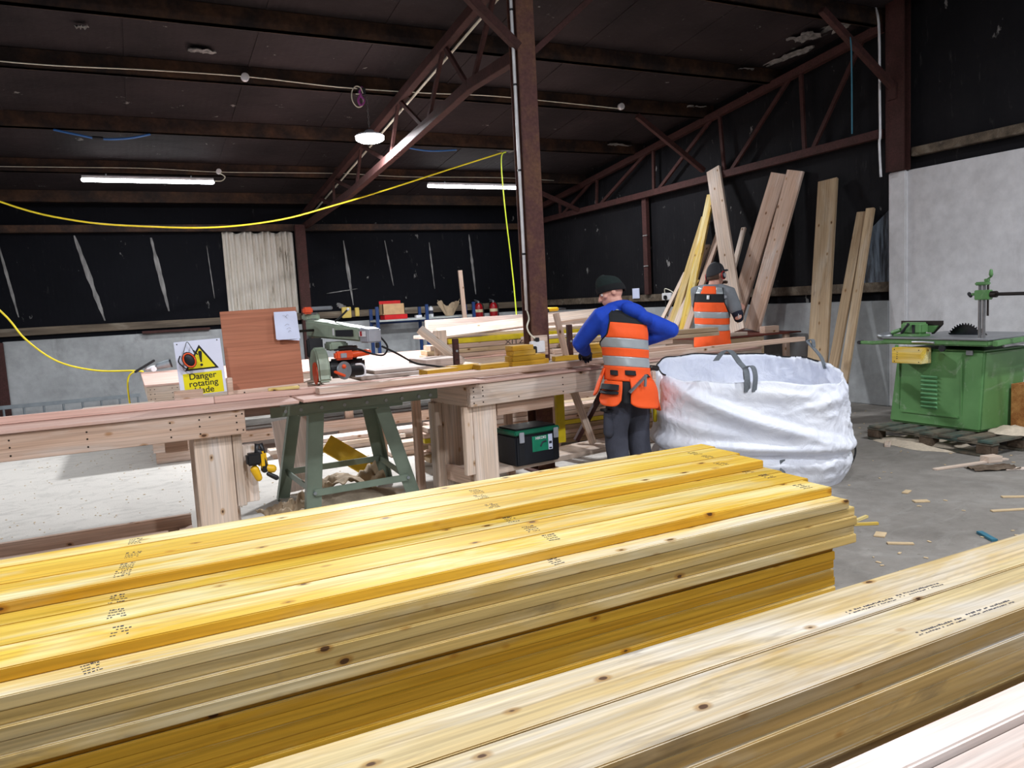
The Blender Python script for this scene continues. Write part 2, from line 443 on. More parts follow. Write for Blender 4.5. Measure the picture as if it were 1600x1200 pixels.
def screws(parent, pts, axis=(0, -1, 0), r=.005, mat='screw', name='screw_head'):
    a = V(axis); o = G().cyl(-a*.002, a*.0015, r, n=10).build(name, mat, parent)
    for k, p in enumerate(pts):
        if k: o = o.copy(); COL.objects.link(o)
        o.location = p

# ------------------------------------------------------------------ the shed: floor, walls, roof
GX, BY = 8.25, 15.0                      # gable wall plane, back wall plane
def roof_z(y): return 4.62 - .113*(y-6.3)
def purlin_z(y): return 4.43 - .113*(y-6.3)
def struct(name, g, mat, parent=None, **k):
    o = g.build(name, mat, parent, **k)
    if parent is None: o['kind'] = 'structure'
    return o
struct('floor', G().box((-9, -7, -.2), (GX+.3, BY+.3, 0)), 'floor_concrete')
wb = struct('wall_back', G().box((-9, BY, 0), (GX, BY+.25, 3.9)), 'lining_back')
wr = struct('wall_right', G().box((GX, -7, 0), (GX+.25, BY+.25, 5.9)), 'lining_gable')
g = G()
g.add([(-9, -7, roof_z(-7)), (GX+.25, -7, roof_z(-7)), (GX+.25, BY+.25, roof_z(BY+.25)), (-9, BY+.25, roof_z(BY+.25)),
       (-9, -7, roof_z(-7)+.08), (GX+.25, -7, roof_z(-7)+.08), (GX+.25, BY+.25, roof_z(BY+.25)+.08), (-9, BY+.25, roof_z(BY+.25)+.08)],
      [(3, 2, 1, 0), (4, 5, 6, 7), (0, 1, 5, 4), (1, 2, 6, 5), (2, 3, 7, 6), (3, 0, 4, 7)])
ceil = struct('ceiling', g, 'lining_roof')
# felt seams running up the slope, as slight laps in the lining
for i, x in enumerate((-2.4, -1.1, .25, 1.5, 2.7, 3.9, 5.1, 6.3, 7.5)):
    g = G(); g.bar((x, 3.0, roof_z(3.0)-.004), (x+.05, BY, roof_z(BY)-.004), .035, .008)
    g.build('lap_seam', 'lining_roof', ceil)
# concrete dados (back wall and gable) and the tall concrete wall
g = G().box((-9, BY-.22, 0), (-1.88, BY, 1.27)); g.box((-1.80, BY-.22, 0), (GX, BY, 1.29))
struct('wall_back_dado', g, 'dado_concrete', bevel=.01)
struct('wall_right_dado', G().box((GX-.12, 6.2, 0), (GX, BY-.22, 1.275)), 'dado_concrete', bevel=.01)
struct('wall_right_tall', G().box((GX-.06, -7, 0), (GX, 6.0, 2.76)), 'tall_concrete', bevel=.01)
pier = struct('wall_right_pier', G().box((GX-.1, 5.99, 0), (GX, 6.215, 2.76)), 'tall_concrete', bevel=.012)
struct('trim_1', G().box((-9, BY-.06, 1.37), (GX, BY, 1.50)), 'rail_grey', bevel=.006)          # back rail
struct('trim_2', G().box((GX-.07, 6.2, 1.38), (GX, BY-.06, 1.50)), 'rail_grey', bevel=.006)      # gable rail
struct('trim_3', G().box((GX-.09, -7, 2.90), (GX, 5.93, 3.0)), 'rail_grey', bevel=.006)          # rail above the tall wall
struct('trim_4', G().box((-9, BY-.16, 3.04), (GX, BY, 3.16)), 'purlin_rust', bevel=.006)         # wall plate at the eave
# pale corrugated sheet where the lining has gone, and torn strips of lining
def corr(u, v):
    x = 1.72+1.26*u; z = 1.50+1.53*v+.03*math.sin(u*23)*(v > .98)
    return V((x, BY-.05+.03*math.sin(u*2*math.pi*12), z))
struct('bare_sheet', G().grid(corr, 210, 16), 'corrugated_white', wb, smooth=True, solid=.004)
def corr2(u, v):
    y = 6.25+.55*u; z = 1.5+.85*v*(1-.5*u)
    return V((GX-.03, y, z))
t_ = NT('bare_blue'); t_v = t_.obj(); t_.out(t_.ramp(t_.noise(t_.map(t_v, (6, 14, 1.5)), 1, 5, .7), [(.4, srgb(40, 42, 48)), (.6, srgb(112, 124, 138))])); t_.set(.6); MATS['bare_blue'] = t_.m
struct('bare_sheet', G().grid(corr2, 30, 8), 'bare_blue', wr, solid=.004)
def torn(parent, x0, z0, x1, z1, wd, seed):
    rn = random.Random(seed); n = 14; L = []; Rr = []
    for i in range(n+1):
        t = i/n; wv = wd*.72*(math.sin(math.pi*min(1, t*.92+.04))**.6)*(rn.uniform(.6, 1.1))
        x = x0+(x1-x0)*t; z = z0+(z1-z0)*t
        L.append((x-wv/2, BY-.008, z)); Rr.append((x+wv/2, BY-.008, z))
    g = G(); g.add(L+Rr, [(i, i+1, n+2+i, n+1+i) for i in range(n)])
    g.build('torn_strip', 'torn_grey', parent, solid=.004)
t_ = NT('torn_grey'); t_v = t_.obj(); t_.out(t_.ramp(t_.noise(t_.map(t_v, (8, 8, 2)), 2, 4), [(.3, srgb(92, 90, 90)), (.7, srgb(150, 148, 146))])); t_.set(.8); MATS['torn_grey'] = t_.m
for i, a in enumerate(((-1.72, 2.95, -1.55, 1.68, .07), (-.62, 3.0, -.30, 1.55, .13), (.55, 2.95, .72, 1.66, .12), (1.45, 2.8, 1.5, 1.85, .025), (3.95, 2.86, 4.05, 1.6, .09), (3.55, 1.85, 4.15, 1.92, .2), (4.78, 2.85, 4.9, 1.95, .05), (5.72, 2.8, 5.78, 1.85, .05), (6.62, 2.95, 6.7, 1.7, .08), (3.75, 1.66, 3.9, 1.5, .25))):
    torn(wb, *a, seed=i)

def tuft(x, y, z, s_, seed, par=None):
    def f(u, v):
        n_ = noise.noise(V((u*4+seed, v*4, 1.1))); m_ = noise.noise(V((u*3, v*3+seed, 5.2)))
        return V((x+(u-.5)*s_[0]*(1+.6*m_), y+(v-.5)*s_[1]*(1+.6*n_), z-.02-.05*abs(n_)-.03*abs(m_)))
    return G().grid(f, 14, 14).build('torn_lining', 'torn_grey', par or ceil, smooth=True, solid=.003)
for i, (x, y, s_) in enumerate(((7.9, 6.6, (.25, .5)), (7.7, 7.0, (.3, .3)), (7.95, 7.5, (.15, .7)), (7.6, 8.1, (.35, .4)), (7.9, 9.4, (.3, .4)), (7.7, 11.2, (.4, .5)), (6.4, 9.55, (.5, .1)), (6.0, 11.6, (.5, .16)), (1.0, 8.9, (.25, .12)), (-.1, 8.6, (.1, .06)))):
    tuft(x, y, roof_z(y), s_, i*3.1)
# purlins
PY = (3.0, 4.65, 6.3, 7.97, 9.3, 11.08, 12.93, 14.6)
nm = ('nearest, above the front stacks', 'second nearest, above the front stacks', 'over the steel column', 'above the trusses, next beyond the steel column', 'carrying the white cable and the hanging lamp', 'with the blue hose tied to it', 'carrying the tube lights', 'last one before the eave, pale underside')
for y, s in zip(PY, nm):
    z = purlin_z(y); g = G()
    g.box((-8.9, y-.035, z), (GX, y+.035, z+.19)); g.box((-8.9, y-.035, z), (GX, y+.05, z+.012))
    put(g.build('roof_purlin', 'purlin_rust', bevel=.004), 'long rusty roof purlin ' + s, 'beam', 'purlins under the roof')

# steel column with its knee braces
cx, cy = 3.2, 5.92
col = thing('steel_column', 'rusty steel column standing behind the near bench, white conduit up its side', 'column', (cx, cy, 0))
g = G(); ct = purlin_z(cy)
for s in (-1, 1): g.box((cx-.083, cy+s*.076-.007, 0), (cx+.083, cy+s*.076+.007, ct))
g.box((cx-.006, cy-.07, 0), (cx+.006, cy+.07, ct)); g.build('shaft', 'column_rust', col, world=True, bevel=.003)
G().box((cx-.13, cy-.13, 0), (cx+.13, cy+.13, .016)).build('base_plate', 'column_rust', col, world=True, bevel=.003)
g = G(); g.bar((cx-.06, cy-.05, 3.6), (cx-1.15, cy-.05, 4.48), .07, .07)
g.build('knee_brace', 'red_oxide', col, world=True, bevel=.003)
g = G(); g.bar((cx+.09, cy-.02, 3.58), (cx+1.15, cy-.02, 4.48), .05, .05)
g.build('knee_brace', 'red_oxide', col, world=True, bevel=.003)
pipe = G().tube([(cx-.10, cy-.035, 4.4), (cx-.10, cy-.035, 3.0), (cx-.10, cy-.035, 1.42)], .014, 10, 2)
cond = pipe.build('conduit', 'white_plastic', col, world=True, smooth=True)
g = G()
for z in (1.9, 2.6, 3.3, 3.9): g.loft([((cx-.10, cy-.035, z-.008), .017), ((cx-.10, cy-.035, z+.008), .017)], 10)
g.build('conduit_clip', 'black_plastic', cond).location = (0, 0, 0)
for o in cond.children: o.location = -V((cx, cy, 0))
G().tube([(cx-.10, cy-.035, 1.43), (cx-.092, cy-.055, 1.35), (cx-.13, cy-.085, 1.28), (cx-.125, cy-.12, 1.22), (cx-.075, cy-.14, 1.17)], .007).build('supply_lead', 'white_cable', col, world=True, smooth=True)
g = G().box((cx-.10, cy-.112, 1.03), (cx+.05, cy-.084, 1.20)); g.build('back_board', 'spruce', col, world=True, bevel=.002)
g = G().box((cx-.135, cy-.155, 1.055), (cx-.0, cy-.112, 1.155)); sk = g.build('socket_box', 'white_plastic', col, world=True, bevel=.006)
G().box((cx-.09, cy-.16, 1.15), (cx-.055, cy-.12, 1.185)).build('cable_gland', 'black_plastic', col, world=True, bevel=.004)
G().box((cx-.137, cy-.195, 1.055), (cx-.1, cy-.155, 1.115)).build('plug', 'black_plastic', col, world=True, bevel=.006)

# roof trusses
def truss(name, label, X, upper, lower, webs, wch=.085, parent_extra=None):
    t = thing(name, label, 'truss', (X, upper[0][0], upper[0][1]))
    g = G(); g.bar((X, *upper[0]), (X, *upper[1]), wch, .10); g.build('top_chord', 'red_oxide', t, world=True, bevel=.003)
    g = G()
    for a, b in zip(lower[:-1], lower[1:]): g.bar((X, *a), (X, *b), wch, .10)
    g.build('bottom_chord', 'red_oxide', t, world=True, bevel=.003)
    for a, b, wd in webs:
        G().bar((X, *a), (X, *b), wd, .035, (1, 0, 0)).build('web_member', 'red_oxide', t, world=True, bevel=.002)
    return t
mz = lambda y: 4.26-.113*(y-6.7)          # top chord line of the middle truss
ml = lambda y: 3.17+max(0, (14.6-y))*.049 if y > 11 else 3.35+(11-y)*.053
mt = truss('roof_truss', 'rusty lattice roof truss running from the back wall post to the steel column', 3.2,
      ((14.95, mz(14.95)), (5.95, mz(5.95)+.0)), ((14.95, 3.12), (11.4, 3.25), (9.3, 3.41), (7.0, 3.60), (5.99, 3.58)),
      [((y1, mz(y1)), (y2, z2), .05) for y1, y2, z2 in ((13.6, 12.6, 3.2), (12.5, 12.55, 3.2), (12.5, 11.3, 3.26), (10.8, 11.2, 3.26), (10.8, 9.7, 3.38), (9.1, 9.55, 3.39), (9.1, 8.3, 3.49), (7.6, 8.2, 3.5), (7.6, 7.05, 3.6), (6.3, 6.95, 3.6))])
gz = lambda y: 4.40-.114*(y-6.3)
gt = truss('gable_truss', 'dark rusty lattice truss against the right hand gable wall', 8.1,
      ((14.9, gz(14.9)), (6.25, gz(6.25))), ((14.9, 3.17), (10.4, 3.19), (6.25, 3.22)),
      [((y1, gz(y1)), (y2, 3.2), .055) for y1, y2 in ((7.45, 7.4), (8.98, 8.9), (10.58, 10.6), (12.3, 12.35), (13.7, 13.7), (6.5, 7.3), (7.6, 8.8), (9.1, 10.5), (10.7, 12.25), (12.4, 13.6))])
put(G().tube([(3.27, 14.3, mz(14.3)-.075), (3.27, 10, mz(10)-.075), (3.27, 6.05, mz(6.05)-.075)], .013, 8, 2).build('white_conduit', 'white_cable', smooth=True), 'pale conduit fixed along the upper chord of the middle truss', 'conduit')
for (p, q) in (((6.95, 6.1, 4.42), (8.15, 6.1, 3.66)), ((6.85, 9.3, 4.06), (8.05, 9.3, 3.32)), ((6.9, 12.93, 3.65), (8.05, 12.93, 3.2))):
    lab = {6.1: 'rusty diagonal knee brace beside the gable column, teal cord tied to it', 9.3: 'rusty diagonal knee brace above the tall leaning board', 12.93: 'faint dark knee brace in the far roof corner'}[p[1]]
    put(G().bar(p, q, .07, .07).build('knee_brace', 'red_oxide', bevel=.003, center=True), lab, 'brace', 'roof knee braces')
gc = thing('gable_column', 'dark rusty steel column on the gable wall above the tall concrete wall', 'column', (8.13, 6.07, 2.76))
g = G().box((8.07, 5.95, 2.76), (8.085, 6.19, 4.72)); g.box((8.085, 6.062, 2.76), (8.17, 6.078, 4.72)); g.box((8.17, 5.95, 2.76), (8.185, 6.19, 4.72))
g.build('shaft', 'red_oxide', gc, world=True, bevel=.003)
G().box((8.05, 6.04, 3.56), (8.068, 6.16, 3.74)).build('brace_plate', 'red_oxide', gc, world=True, bevel=.003)
put(G().tube([(8.0, 6.31, 4.70), (8.03, 6.245, 4.45), (8.04, 6.24, 3.6), (8.04, 6.235, 3.2), (8.045, 6.25, 3.1), (8.05, 6.235, 2.72)], .014, 8).build('white_cable', 'white_plastic', smooth=True), 'thick white cable hanging down beside the gable column', 'cable')
gp = put(G().box((8.13, 10.88, 1.5), (8.2, 11.0, 3.2)).build('gable_post', 'red_oxide', bevel=.004), 'thin dark rusty post on the gable wall, two pale clips on it', 'post')
for z in (1.98, 2.5): G().box((8.115, 10.86, z), (8.13, 10.98, z+.02)).build('clip', 'torn_grey', gp, bevel=.003)
put(G().box((2.98, 14.66, 0), (3.16, 14.77, 3.13)).build('wall_post', 'red_oxide', bevel=.004), 'rusty steel post at the back wall beside the pale corrugated sheet', 'post')
put(G().box((-1.94, 14.72, 0), (-1.78, 14.77, 1.28)).build('wall_stud', 'red_oxide', bevel=.004), 'dark upright stud against the grey dado at the far left', 'post')
put(G().box((.25, 14.70, 1.29), (1.35, 14.78, 1.335)).build('steel_angle', 'red_oxide', bevel=.003), 'red steel bar lying on top of the back dado', 'bar')

# cables, hose, lamps on the purlins
wc = thing('white_cable', 'long white cable clipped along the purlin that carries the hanging lamp', 'cable', (2.5, 9.24, 4.13))
pts = [(-3.5+i*1.0, 9.235+.012*math.sin(i*2.3), purlin_z(9.3)+.05+.02*math.sin(i*1.7)) for i in range(11)]
pts[-1] = (6.5, 9.235, purlin_z(9.3)+.03)
G().tube(pts, .0065, 6).build('lead', 'white_cable', wc, world=True, smooth=True)
for x in (1.46, 6.53): G().cyl((x, 9.26, purlin_z(9.3)+.06), (x, 9.20, purlin_z(9.3)+.06), .045, n=16).build('junction_box', 'white_plastic', wc, world=True, bevel=.006)
wc = thing('white_cable', 'thin white cable along the purlin above the tube lights', 'cable', (1.4, 12.87, 3.75))
G().tube([(-3.5+i*1.0, 12.865, purlin_z(12.93)+.07+.015*math.sin(i*2.1)) for i in range(12)], .005, 6).build('lead', 'white_cable', wc, world=True, smooth=True)
G().cyl((1.52, 12.89, 3.745), (1.52, 12.83, 3.745), .04, n=16).build('junction_box', 'white_plastic', wc, world=True, bevel=.006)
G().tube([(1.52, 12.84, 3.72), (1.6, 12.82, 3.66), (1.55, 12.83, 3.6), (1.45, 12.86, 3.6)], .008).build('drop_lead', 'white_cable', wc, world=True, smooth=True)
def tube_light(x0, x1, y, z, label):
    t = thing('tube_light', label, 'light', ((x0+x1)/2, y, z), 0, 'tube lights by the back wall')
    G().box((x0-.02, y-.035, z+.02), (x1+.02, y+.035, z+.06)).build('housing', 'white_plastic', t, world=True, bevel=.006)
    G().limb([((x0, y, z), .03), ((x1, y, z), .03)], 12).build('diffuser', 'tube_glow', t, world=True, smooth=True)
    for x in (x0+.3, x1-.3): G().box((x-.01, y-.01, z+.05), (x+.01, y+.01, purlin_z(12.93)+.02)).build('hanger', 'galvanised', t, world=True)
    l = area('tube_lamp_light', ((x0+x1)/2, y, z-.04), x1-x0, 26, shape='RECTANGLE', sy=.06); l.parent = t; l.location = (0, 0, -.04)
tube_light(-.34, 1.42, 12.93, 3.59, 'left glowing tube light below the far purlin')
tube_light(5.0, 6.75, 12.93, 3.60, 'right glowing tube light, partly behind the steel column')
hb = thing('high_bay_lamp', 'round glowing high bay lamp hanging on a chain from a purlin', 'lamp', (2.87, 9.3, 3.56))
G().cyl((2.87, 9.3, 3.585), (2.87, 9.3, 3.61), .172, .16, 28).build('housing', 'white_plastic', hb, world=True, bevel=.006)
G().cyl((2.87, 9.3, 3.61), (2.87, 9.3, 3.66), .08, .05, 24).build('heat_sink', 'grey_plastic', hb, world=True, bevel=.006)
G().loft([((2.87, 9.3, 3.583), .172), ((2.87, 9.3, 3.545), .168), ((2.87, 9.3, 3.52), .12)], 28).build('diffuser', 'lamp_glow', hb, world=True, smooth=True)
g = G()
for i in range(10):
    z = 3.71+i*.036; g.loft([((2.87+.004*math.sin(k), 9.3, 0) if 0 else (2.87+(.009*math.cos(a) if i % 2 else 0), 9.3+(0 if i % 2 else .009*math.cos(a)), z+.02*math.sin(a)), .003) for k, a in enumerate([j*math.pi/4 for j in range(9)])], 5)
g.build('chain', 'steel', hb, world=True)
l = area('hb_light', (0, 0, -.06), .3, 250); l.parent = hb; l.location = (0, 0, -.05)
ss = thing('lifting_strap', 'purple strap and coiled white lead bunched at the lamp hook', 'strap', (2.76, 9.24, 4.1))
G().tube([(2.79, 9.22, 4.14), (2.75, 9.2, 4.06), (2.8, 9.2, 3.98), (2.76, 9.2, 3.92), (2.73, 9.2, 3.98), (2.77, 9.2, 4.06)], .014).build('strap', 'pink_strap', ss, world=True, smooth=True)
G().tube([(2.72+.07*math.cos(a*.9), 9.195, 4.06+.1*math.sin(a*.9)-.012*a) for a in range(10)], .007).build('coil', 'white_cable', ss, world=True, smooth=True)
G().box((2.74, 9.2, 4.05), (2.83, 9.26, 4.13)).build('hook_block', 'black_plastic', ss, world=True, bevel=.006)
bh = thing('blue_hose', 'short blue air hose sagging under a purlin at the upper left', 'hose', (0, 11.05, 3.88))
G().tube([(-.55, 11.06, 3.88), (-.3, 11.0, 3.82), (-.05, 11.0, 3.78), (.25, 11.0, 3.80), (.52, 11.06, 3.875)], .014).build('hose', 'blue_hose', bh, world=True, smooth=True)
G().cyl((-.14, 11.0, 3.79), (-.02, 11.0, 3.785), .022, n=12).build('fitting', 'black_plastic', bh, world=True)
put(G().tube([(3.95, 11.03, 3.84), (4.3, 11.0, 3.80), (4.75, 11.04, 3.84)], .012).build('blue_hose', 'blue_hose', smooth=True), 'short straight piece of blue hose behind the truss', 'hose')
put(G().tube([(7.345, 6.1, 4.21), (7.345, 6.06, 4.12), (7.35, 6.055, 3.8), (7.35, 6.055, 3.14)], .008, 6).build('teal_cord', 'teal_cord', smooth=True), 'teal cord hanging straight down from the knee brace', 'cord')
# festooned yellow extension leads
put(G().tube([(-2.6, 11.4, 3.75), (-1.23, 11.4, 3.06), (-.42, 11.4, 2.825), (.39, 11.4, 2.75), (1.27, 11.4, 2.737), (2.13, 11.4, 2.84), (2.89, 11.4, 3.04), (3.68, 11.38, 3.27), (4.74, 11.3, 3.6), (5.60, 11.2, 3.86)], .0115).build('yellow_extension_lead', 'yellow_cable', smooth=True), 'yellow lead slung high across the shed in front of the corrugated sheet', 'cable', 'yellow leads')
put(G().tube([(5.66, 11.17, 3.87), (5.58, 11.2, 3.75), (5.6, 11.2, 3.0), (5.66, 11.2, 2.2), (5.7, 11.2, 1.5), (5.73, 11.2, .3), (5.6, 11.0, .02)], .0105).build('yellow_extension_lead', 'lime_cable', smooth=True), 'lime yellow lead hanging straight down left of the steel column', 'cable', 'yellow leads')
put(G().tube([(-2.868, 11.098, 3.62), (-1.995, 11.098, 2.498), (-1.329, 11.098, 1.724), (-1.104, 11.098, 1.363), (-0.793, 11.098, 1.064), (-0.387, 11.098, 0.914), (0.025, 11.073, 0.876), (0.15, 11.048, 0.858), (0.05, 11.023, 0.864), (-0.037, 11.048, 0.752), (-0.037, 11.048, 0.378), (0, 10.97, 0.014)], .0115).build('yellow_extension_lead', 'yellow_cable', smooth=True), 'yellow lead swooping from the left onto the corner of the assembly table', 'cable', 'yellow leads')

# ------------------------------------------------------------------ front timber stacks
ordn = ('top', 'second', 'third', 'fourth', 'fifth', 'sixth', 'seventh', 'eighth', 'ninth', 'tenth', 'eleventh', 'twelfth', 'thirteenth', 'fourteenth', 'fifteenth', 'sixteenth')
SK = .85                                   # sizes below were taken for 44 mm boards; these are 38 mm ones
def kz(z): return 1.5+(z-1.5)*SK
def kplank(name, mat, x0, x1, y0, y1, top, label, group, bevel=.003):
    side, topm = {'yellow_timber': ('yellow_side', 'yellow_timber'), 'yellow_dusty': ('yellow_dusty', 'pale_top'), 'weathered_timber': ('weathered_side', 'weathered_timber')}.get(mat, (mat, mat))
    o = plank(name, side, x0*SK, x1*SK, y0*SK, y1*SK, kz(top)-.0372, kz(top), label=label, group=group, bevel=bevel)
    if side != topm:                        # top and bottom faces take a paler colour than the edges
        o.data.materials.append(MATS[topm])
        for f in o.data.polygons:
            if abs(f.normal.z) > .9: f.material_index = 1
    return o
PT = .0445; TT = .0187
S1 = 'yellow planks of the long middle stack'
rj = random.Random(3)
for x in (-1.2, .3, 1.7, 2.8):
    plank('stack_bearer', 'old_board', x*SK-.04, x*SK+.04, 2.25, 3.15, .002, kz(.46-15*PT)-.0372-.0006, label='timber bearer on the floor under the long yellow stack', group='bearers under the long yellow stack')
xe = (3.05, 3.10, 3.102, 3.094, 3.10, 3.015, 3.02, 3.022, 3.01, 3.03, 3.02, 3.01, 3.02, 3.0, 3.02, 3.02)
for k in range(16):
    top = .46-k*PT; y0 = 2.54+(0, .010, -.002, .009, .001)[k] if k < 5 else 2.605+.006*math.sin(k*3)
    lab = 'yellow plank, ' + ordn[k] + ' down on the camera face of the long stack' + (', white streaked top' if k == 0 else '')
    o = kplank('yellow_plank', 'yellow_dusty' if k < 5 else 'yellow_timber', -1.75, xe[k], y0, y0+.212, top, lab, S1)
    for j in range(4):
        ya = (2.83 if k > 4 else 2.762)+j*.236
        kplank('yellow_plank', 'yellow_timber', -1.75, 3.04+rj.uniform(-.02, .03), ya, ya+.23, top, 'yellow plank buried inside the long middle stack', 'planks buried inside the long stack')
    if k == 0:
        for q, (x, y) in enumerate(((-.187, -.045), (1.447, -.04), (2.905, .04))): stamp(o, x*SK-o.location.x, y*SK, TT, .05, .07, .2-.1*q, q+1)
for j in range(3):
    ya = 3.19+j*.187
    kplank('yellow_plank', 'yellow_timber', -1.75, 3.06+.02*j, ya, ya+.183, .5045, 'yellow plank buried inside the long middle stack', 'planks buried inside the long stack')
mids = []
for (a, b, x1, lab) in ((2.64, 2.832, 3.047, 'nearest of the middle step'), (2.835, 3.027, 3.10, 'second of the middle step'), (3.031, 3.185, 3.12, 'third of the middle step')):
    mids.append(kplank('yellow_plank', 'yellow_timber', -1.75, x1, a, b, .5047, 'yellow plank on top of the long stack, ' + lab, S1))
for i, y, x in ((0, .01, -.105), (1, -.01, -.117), (2, -.03, -.116), (0, .03, 1.522), (1, -.005, 1.508), (2, -.0, 1.502), (0, .0, 2.95), (1, .07, 2.977), (2, .05, 2.973)):
    o = mids[i]; stamp(o, x*SK-o.location.x, y*SK, TT, .05, .085, -.1, int(x*97+y*991))
rear = []
for (a, b, x1, lab) in ((3.15, 3.37, 3.10, 'first of the raised rear boards'), (3.374, 3.605, 3.14, 'middle one of the raised rear boards'), (3.612, 3.745, 3.165, 'narrow rearmost board')):
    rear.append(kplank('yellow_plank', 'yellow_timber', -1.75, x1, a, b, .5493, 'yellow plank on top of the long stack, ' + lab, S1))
for i, y, x in ((0, -.03, -.097), (0, .06, -.08), (1, -.02, -.06), (2, -.0, -.046), (0, -.03, 1.467), (1, -.07, 1.495), (1, .04, 1.518), (0, -.03, 2.87), (1, -.07, 2.941), (1, .05, 2.944)):
    o = rear[i]; stamp(o, x*SK-o.location.x, y*SK, TT, .05, .075, -.1, int(x*97+y*991)+5)
pg = put(G().box((-.022, -.006, -.005), (.022, .006, .005)).build('wood_peg', 'spruce_pale', bevel=.001), 'little pale peg sticking out of the front face of the long yellow stack', 'peg')
pg.location = (.655*SK, 2.599*SK-.0065, kz(.243))
S2 = 'weathered planks of the front right stack'
rj = random.Random(5)
for k in range(15):
    top = .42-k*PT; x1 = 3.9+rj.uniform(-.05, .05); yo = .006*math.sin(k*1.9)
    lab = ('weathered plank, ' + ordn[k] + ' down on the near face of the front right stack') if k else 'weathered knotty plank on top of the front right stack, nearer the camera'
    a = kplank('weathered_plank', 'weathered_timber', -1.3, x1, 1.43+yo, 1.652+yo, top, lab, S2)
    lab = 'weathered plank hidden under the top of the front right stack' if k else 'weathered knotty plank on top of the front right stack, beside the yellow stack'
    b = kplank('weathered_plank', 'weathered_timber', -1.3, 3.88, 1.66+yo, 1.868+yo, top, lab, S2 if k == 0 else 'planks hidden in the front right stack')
    if k == 0:
        for o, y, xs in ((b, -.058, (2.15, 2.40)), (a, -.056, (2.19, 2.44))):
            for q, x in enumerate(xs): stamp(o, x*SK-o.location.x, y*SK, TT, .19, .026, -.03, q+int(y*999), rows=2)
for x in (-.8, .8, 2.0, 3.0):
    plank('stack_bearer', 'old_board', x-.04, x+.04, 1.24, 1.57, .001, kz(.42-14*PT)-.0378, label='thin bearer on the floor under the front right stack', group='bearers under the front right stack')
S3 = 'planed pale boards at the bottom right corner'
rj = random.Random(9)
for k in range(15):
    top = .42-k*PT
    for j, (a, b) in enumerate(((1.07, 1.162), (.86, 1.064), (.65, .855))):
        t2 = top-(.018 if j else 0)
        lab = ('planed pale board on top of the corner stack, ' + ('narrow one on its left edge', 'middle one', 'rightmost one')[j]) if k == 0 else 'planed pale board hidden lower in the corner stack'
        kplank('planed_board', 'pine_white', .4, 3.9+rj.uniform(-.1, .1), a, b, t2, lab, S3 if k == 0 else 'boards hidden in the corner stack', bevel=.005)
for x in (.8, 1.8, 2.9):
    plank('stack_bearer', 'old_board', x-.04, x+.04, .56, .98, .001, kz(.402-14*PT)-.0378, label='thin bearer on the floor under the pale corner stack', group='bearers under the corner stack')

# ------------------------------------------------------------------ left workbench
lb = thing('workbench', 'long pale timber workbench at the left, nail heads along its front rail', 'workbench', (-.6, 5.2, 0))
def P(name, mat, x0, x1, y0, y1, z0, z1, par, long='x', bevel=.003, rz=0):
    o = plank(name, mat, x0, x1, y0, y1, z0, z1, par, bevel, rz, long=long); o.location = o.location-par.location; return o
ap = P('front_rail', 'spruce', -2.6, .60, 4.9, 4.945, .785, .935, lb)
screws(ap, [(x+1.0, -.0225, z) for x in (-1.6, -.62, -.25, .18, .34, .55) for z in (-.045, .0, .04)]+[(1.0+.585, -.0225, -.05), (1.0+.585, -.0225, .05), (1.4, -.0225, .05)])
P('back_rail', 'spruce', -2.6, .60, 5.5, 5.545, .785, .935, lb)
P('end_rail', 'spruce', .555, .60, 4.947, 5.498, .785, .935, lb, 'y')
P('worktop', 'ply_pink', -2.6, .93, 4.885, 5.56, .937, .955, lb)
for y in (4.948, 5.36):
    lg = P('leg', 'spruce_pale', .30, .515, y, y+.045, .003, .783 if y < 5 else .783, lb, 'z')
    P('leg_packer', 'spruce_pale', .52, .575, y, y+.07, .003 if y > 5 else .33, .783, lb, 'z')
    P('leg', 'spruce_pale', -2.1, -1.9, y, y+.045, .003, .783, lb, 'z')
P('leg_cleat', 'spruce_pale', .577, .655, 4.98, 5.03, .34, .70, lb, 'z')
P('foot_rail', 'spruce', -2.6, .29, 5.81, 5.855, .003, .125, lb)
P('foot_block', 'spruce', .2, .29, 5.41, 5.808, .003, .05, lb)
P('cross_rail', 'spruce', .16, .30, 5.56, 5.605, .62, .78, lb)
fe = plank('fence_board', 'ply_pink', -2.6, .46, 5.20, 5.245, .957, 1.0, label='pale fence timber lying along the left workbench top', group='fence timbers on the workbenches')
plank('fence_board', 'ply_pink', .463, 1.15, 5.205, 5.25, .957, 1.0, label='short pale fence timber below the brown board on the workbench', group='fence timbers on the workbenches')
plank('fence_board', 'ply_pink', 1.16, 2.35, 5.30, 5.345, .957, 1.0, rz=R(2), label='pale fence timber in front of the radial arm saw', group='fence timbers on the workbenches')
plank('timber_offcut', 'spruce_pale', -.28, .12, 5.25, 5.33, .957, .998, label='thin pale offcut lying behind the left fence timber', group='offcuts on the workbenches')
# bridging sheet between both benches over the saw stand
plank('worktop_sheet', 'ply_pink', .94, 2.24, 4.93, 5.52, .937, .955, rz=R(3), label='pinkish ply strip bridging the two workbenches over the green saw stand', cat='board')
plank('floor_timber', 'spruce', -2.6, .13, 5.55, 5.66, .002, .075, label='pale timber lying on the floor in front of the bench foot', group='timbers on the floor', cat='timber')
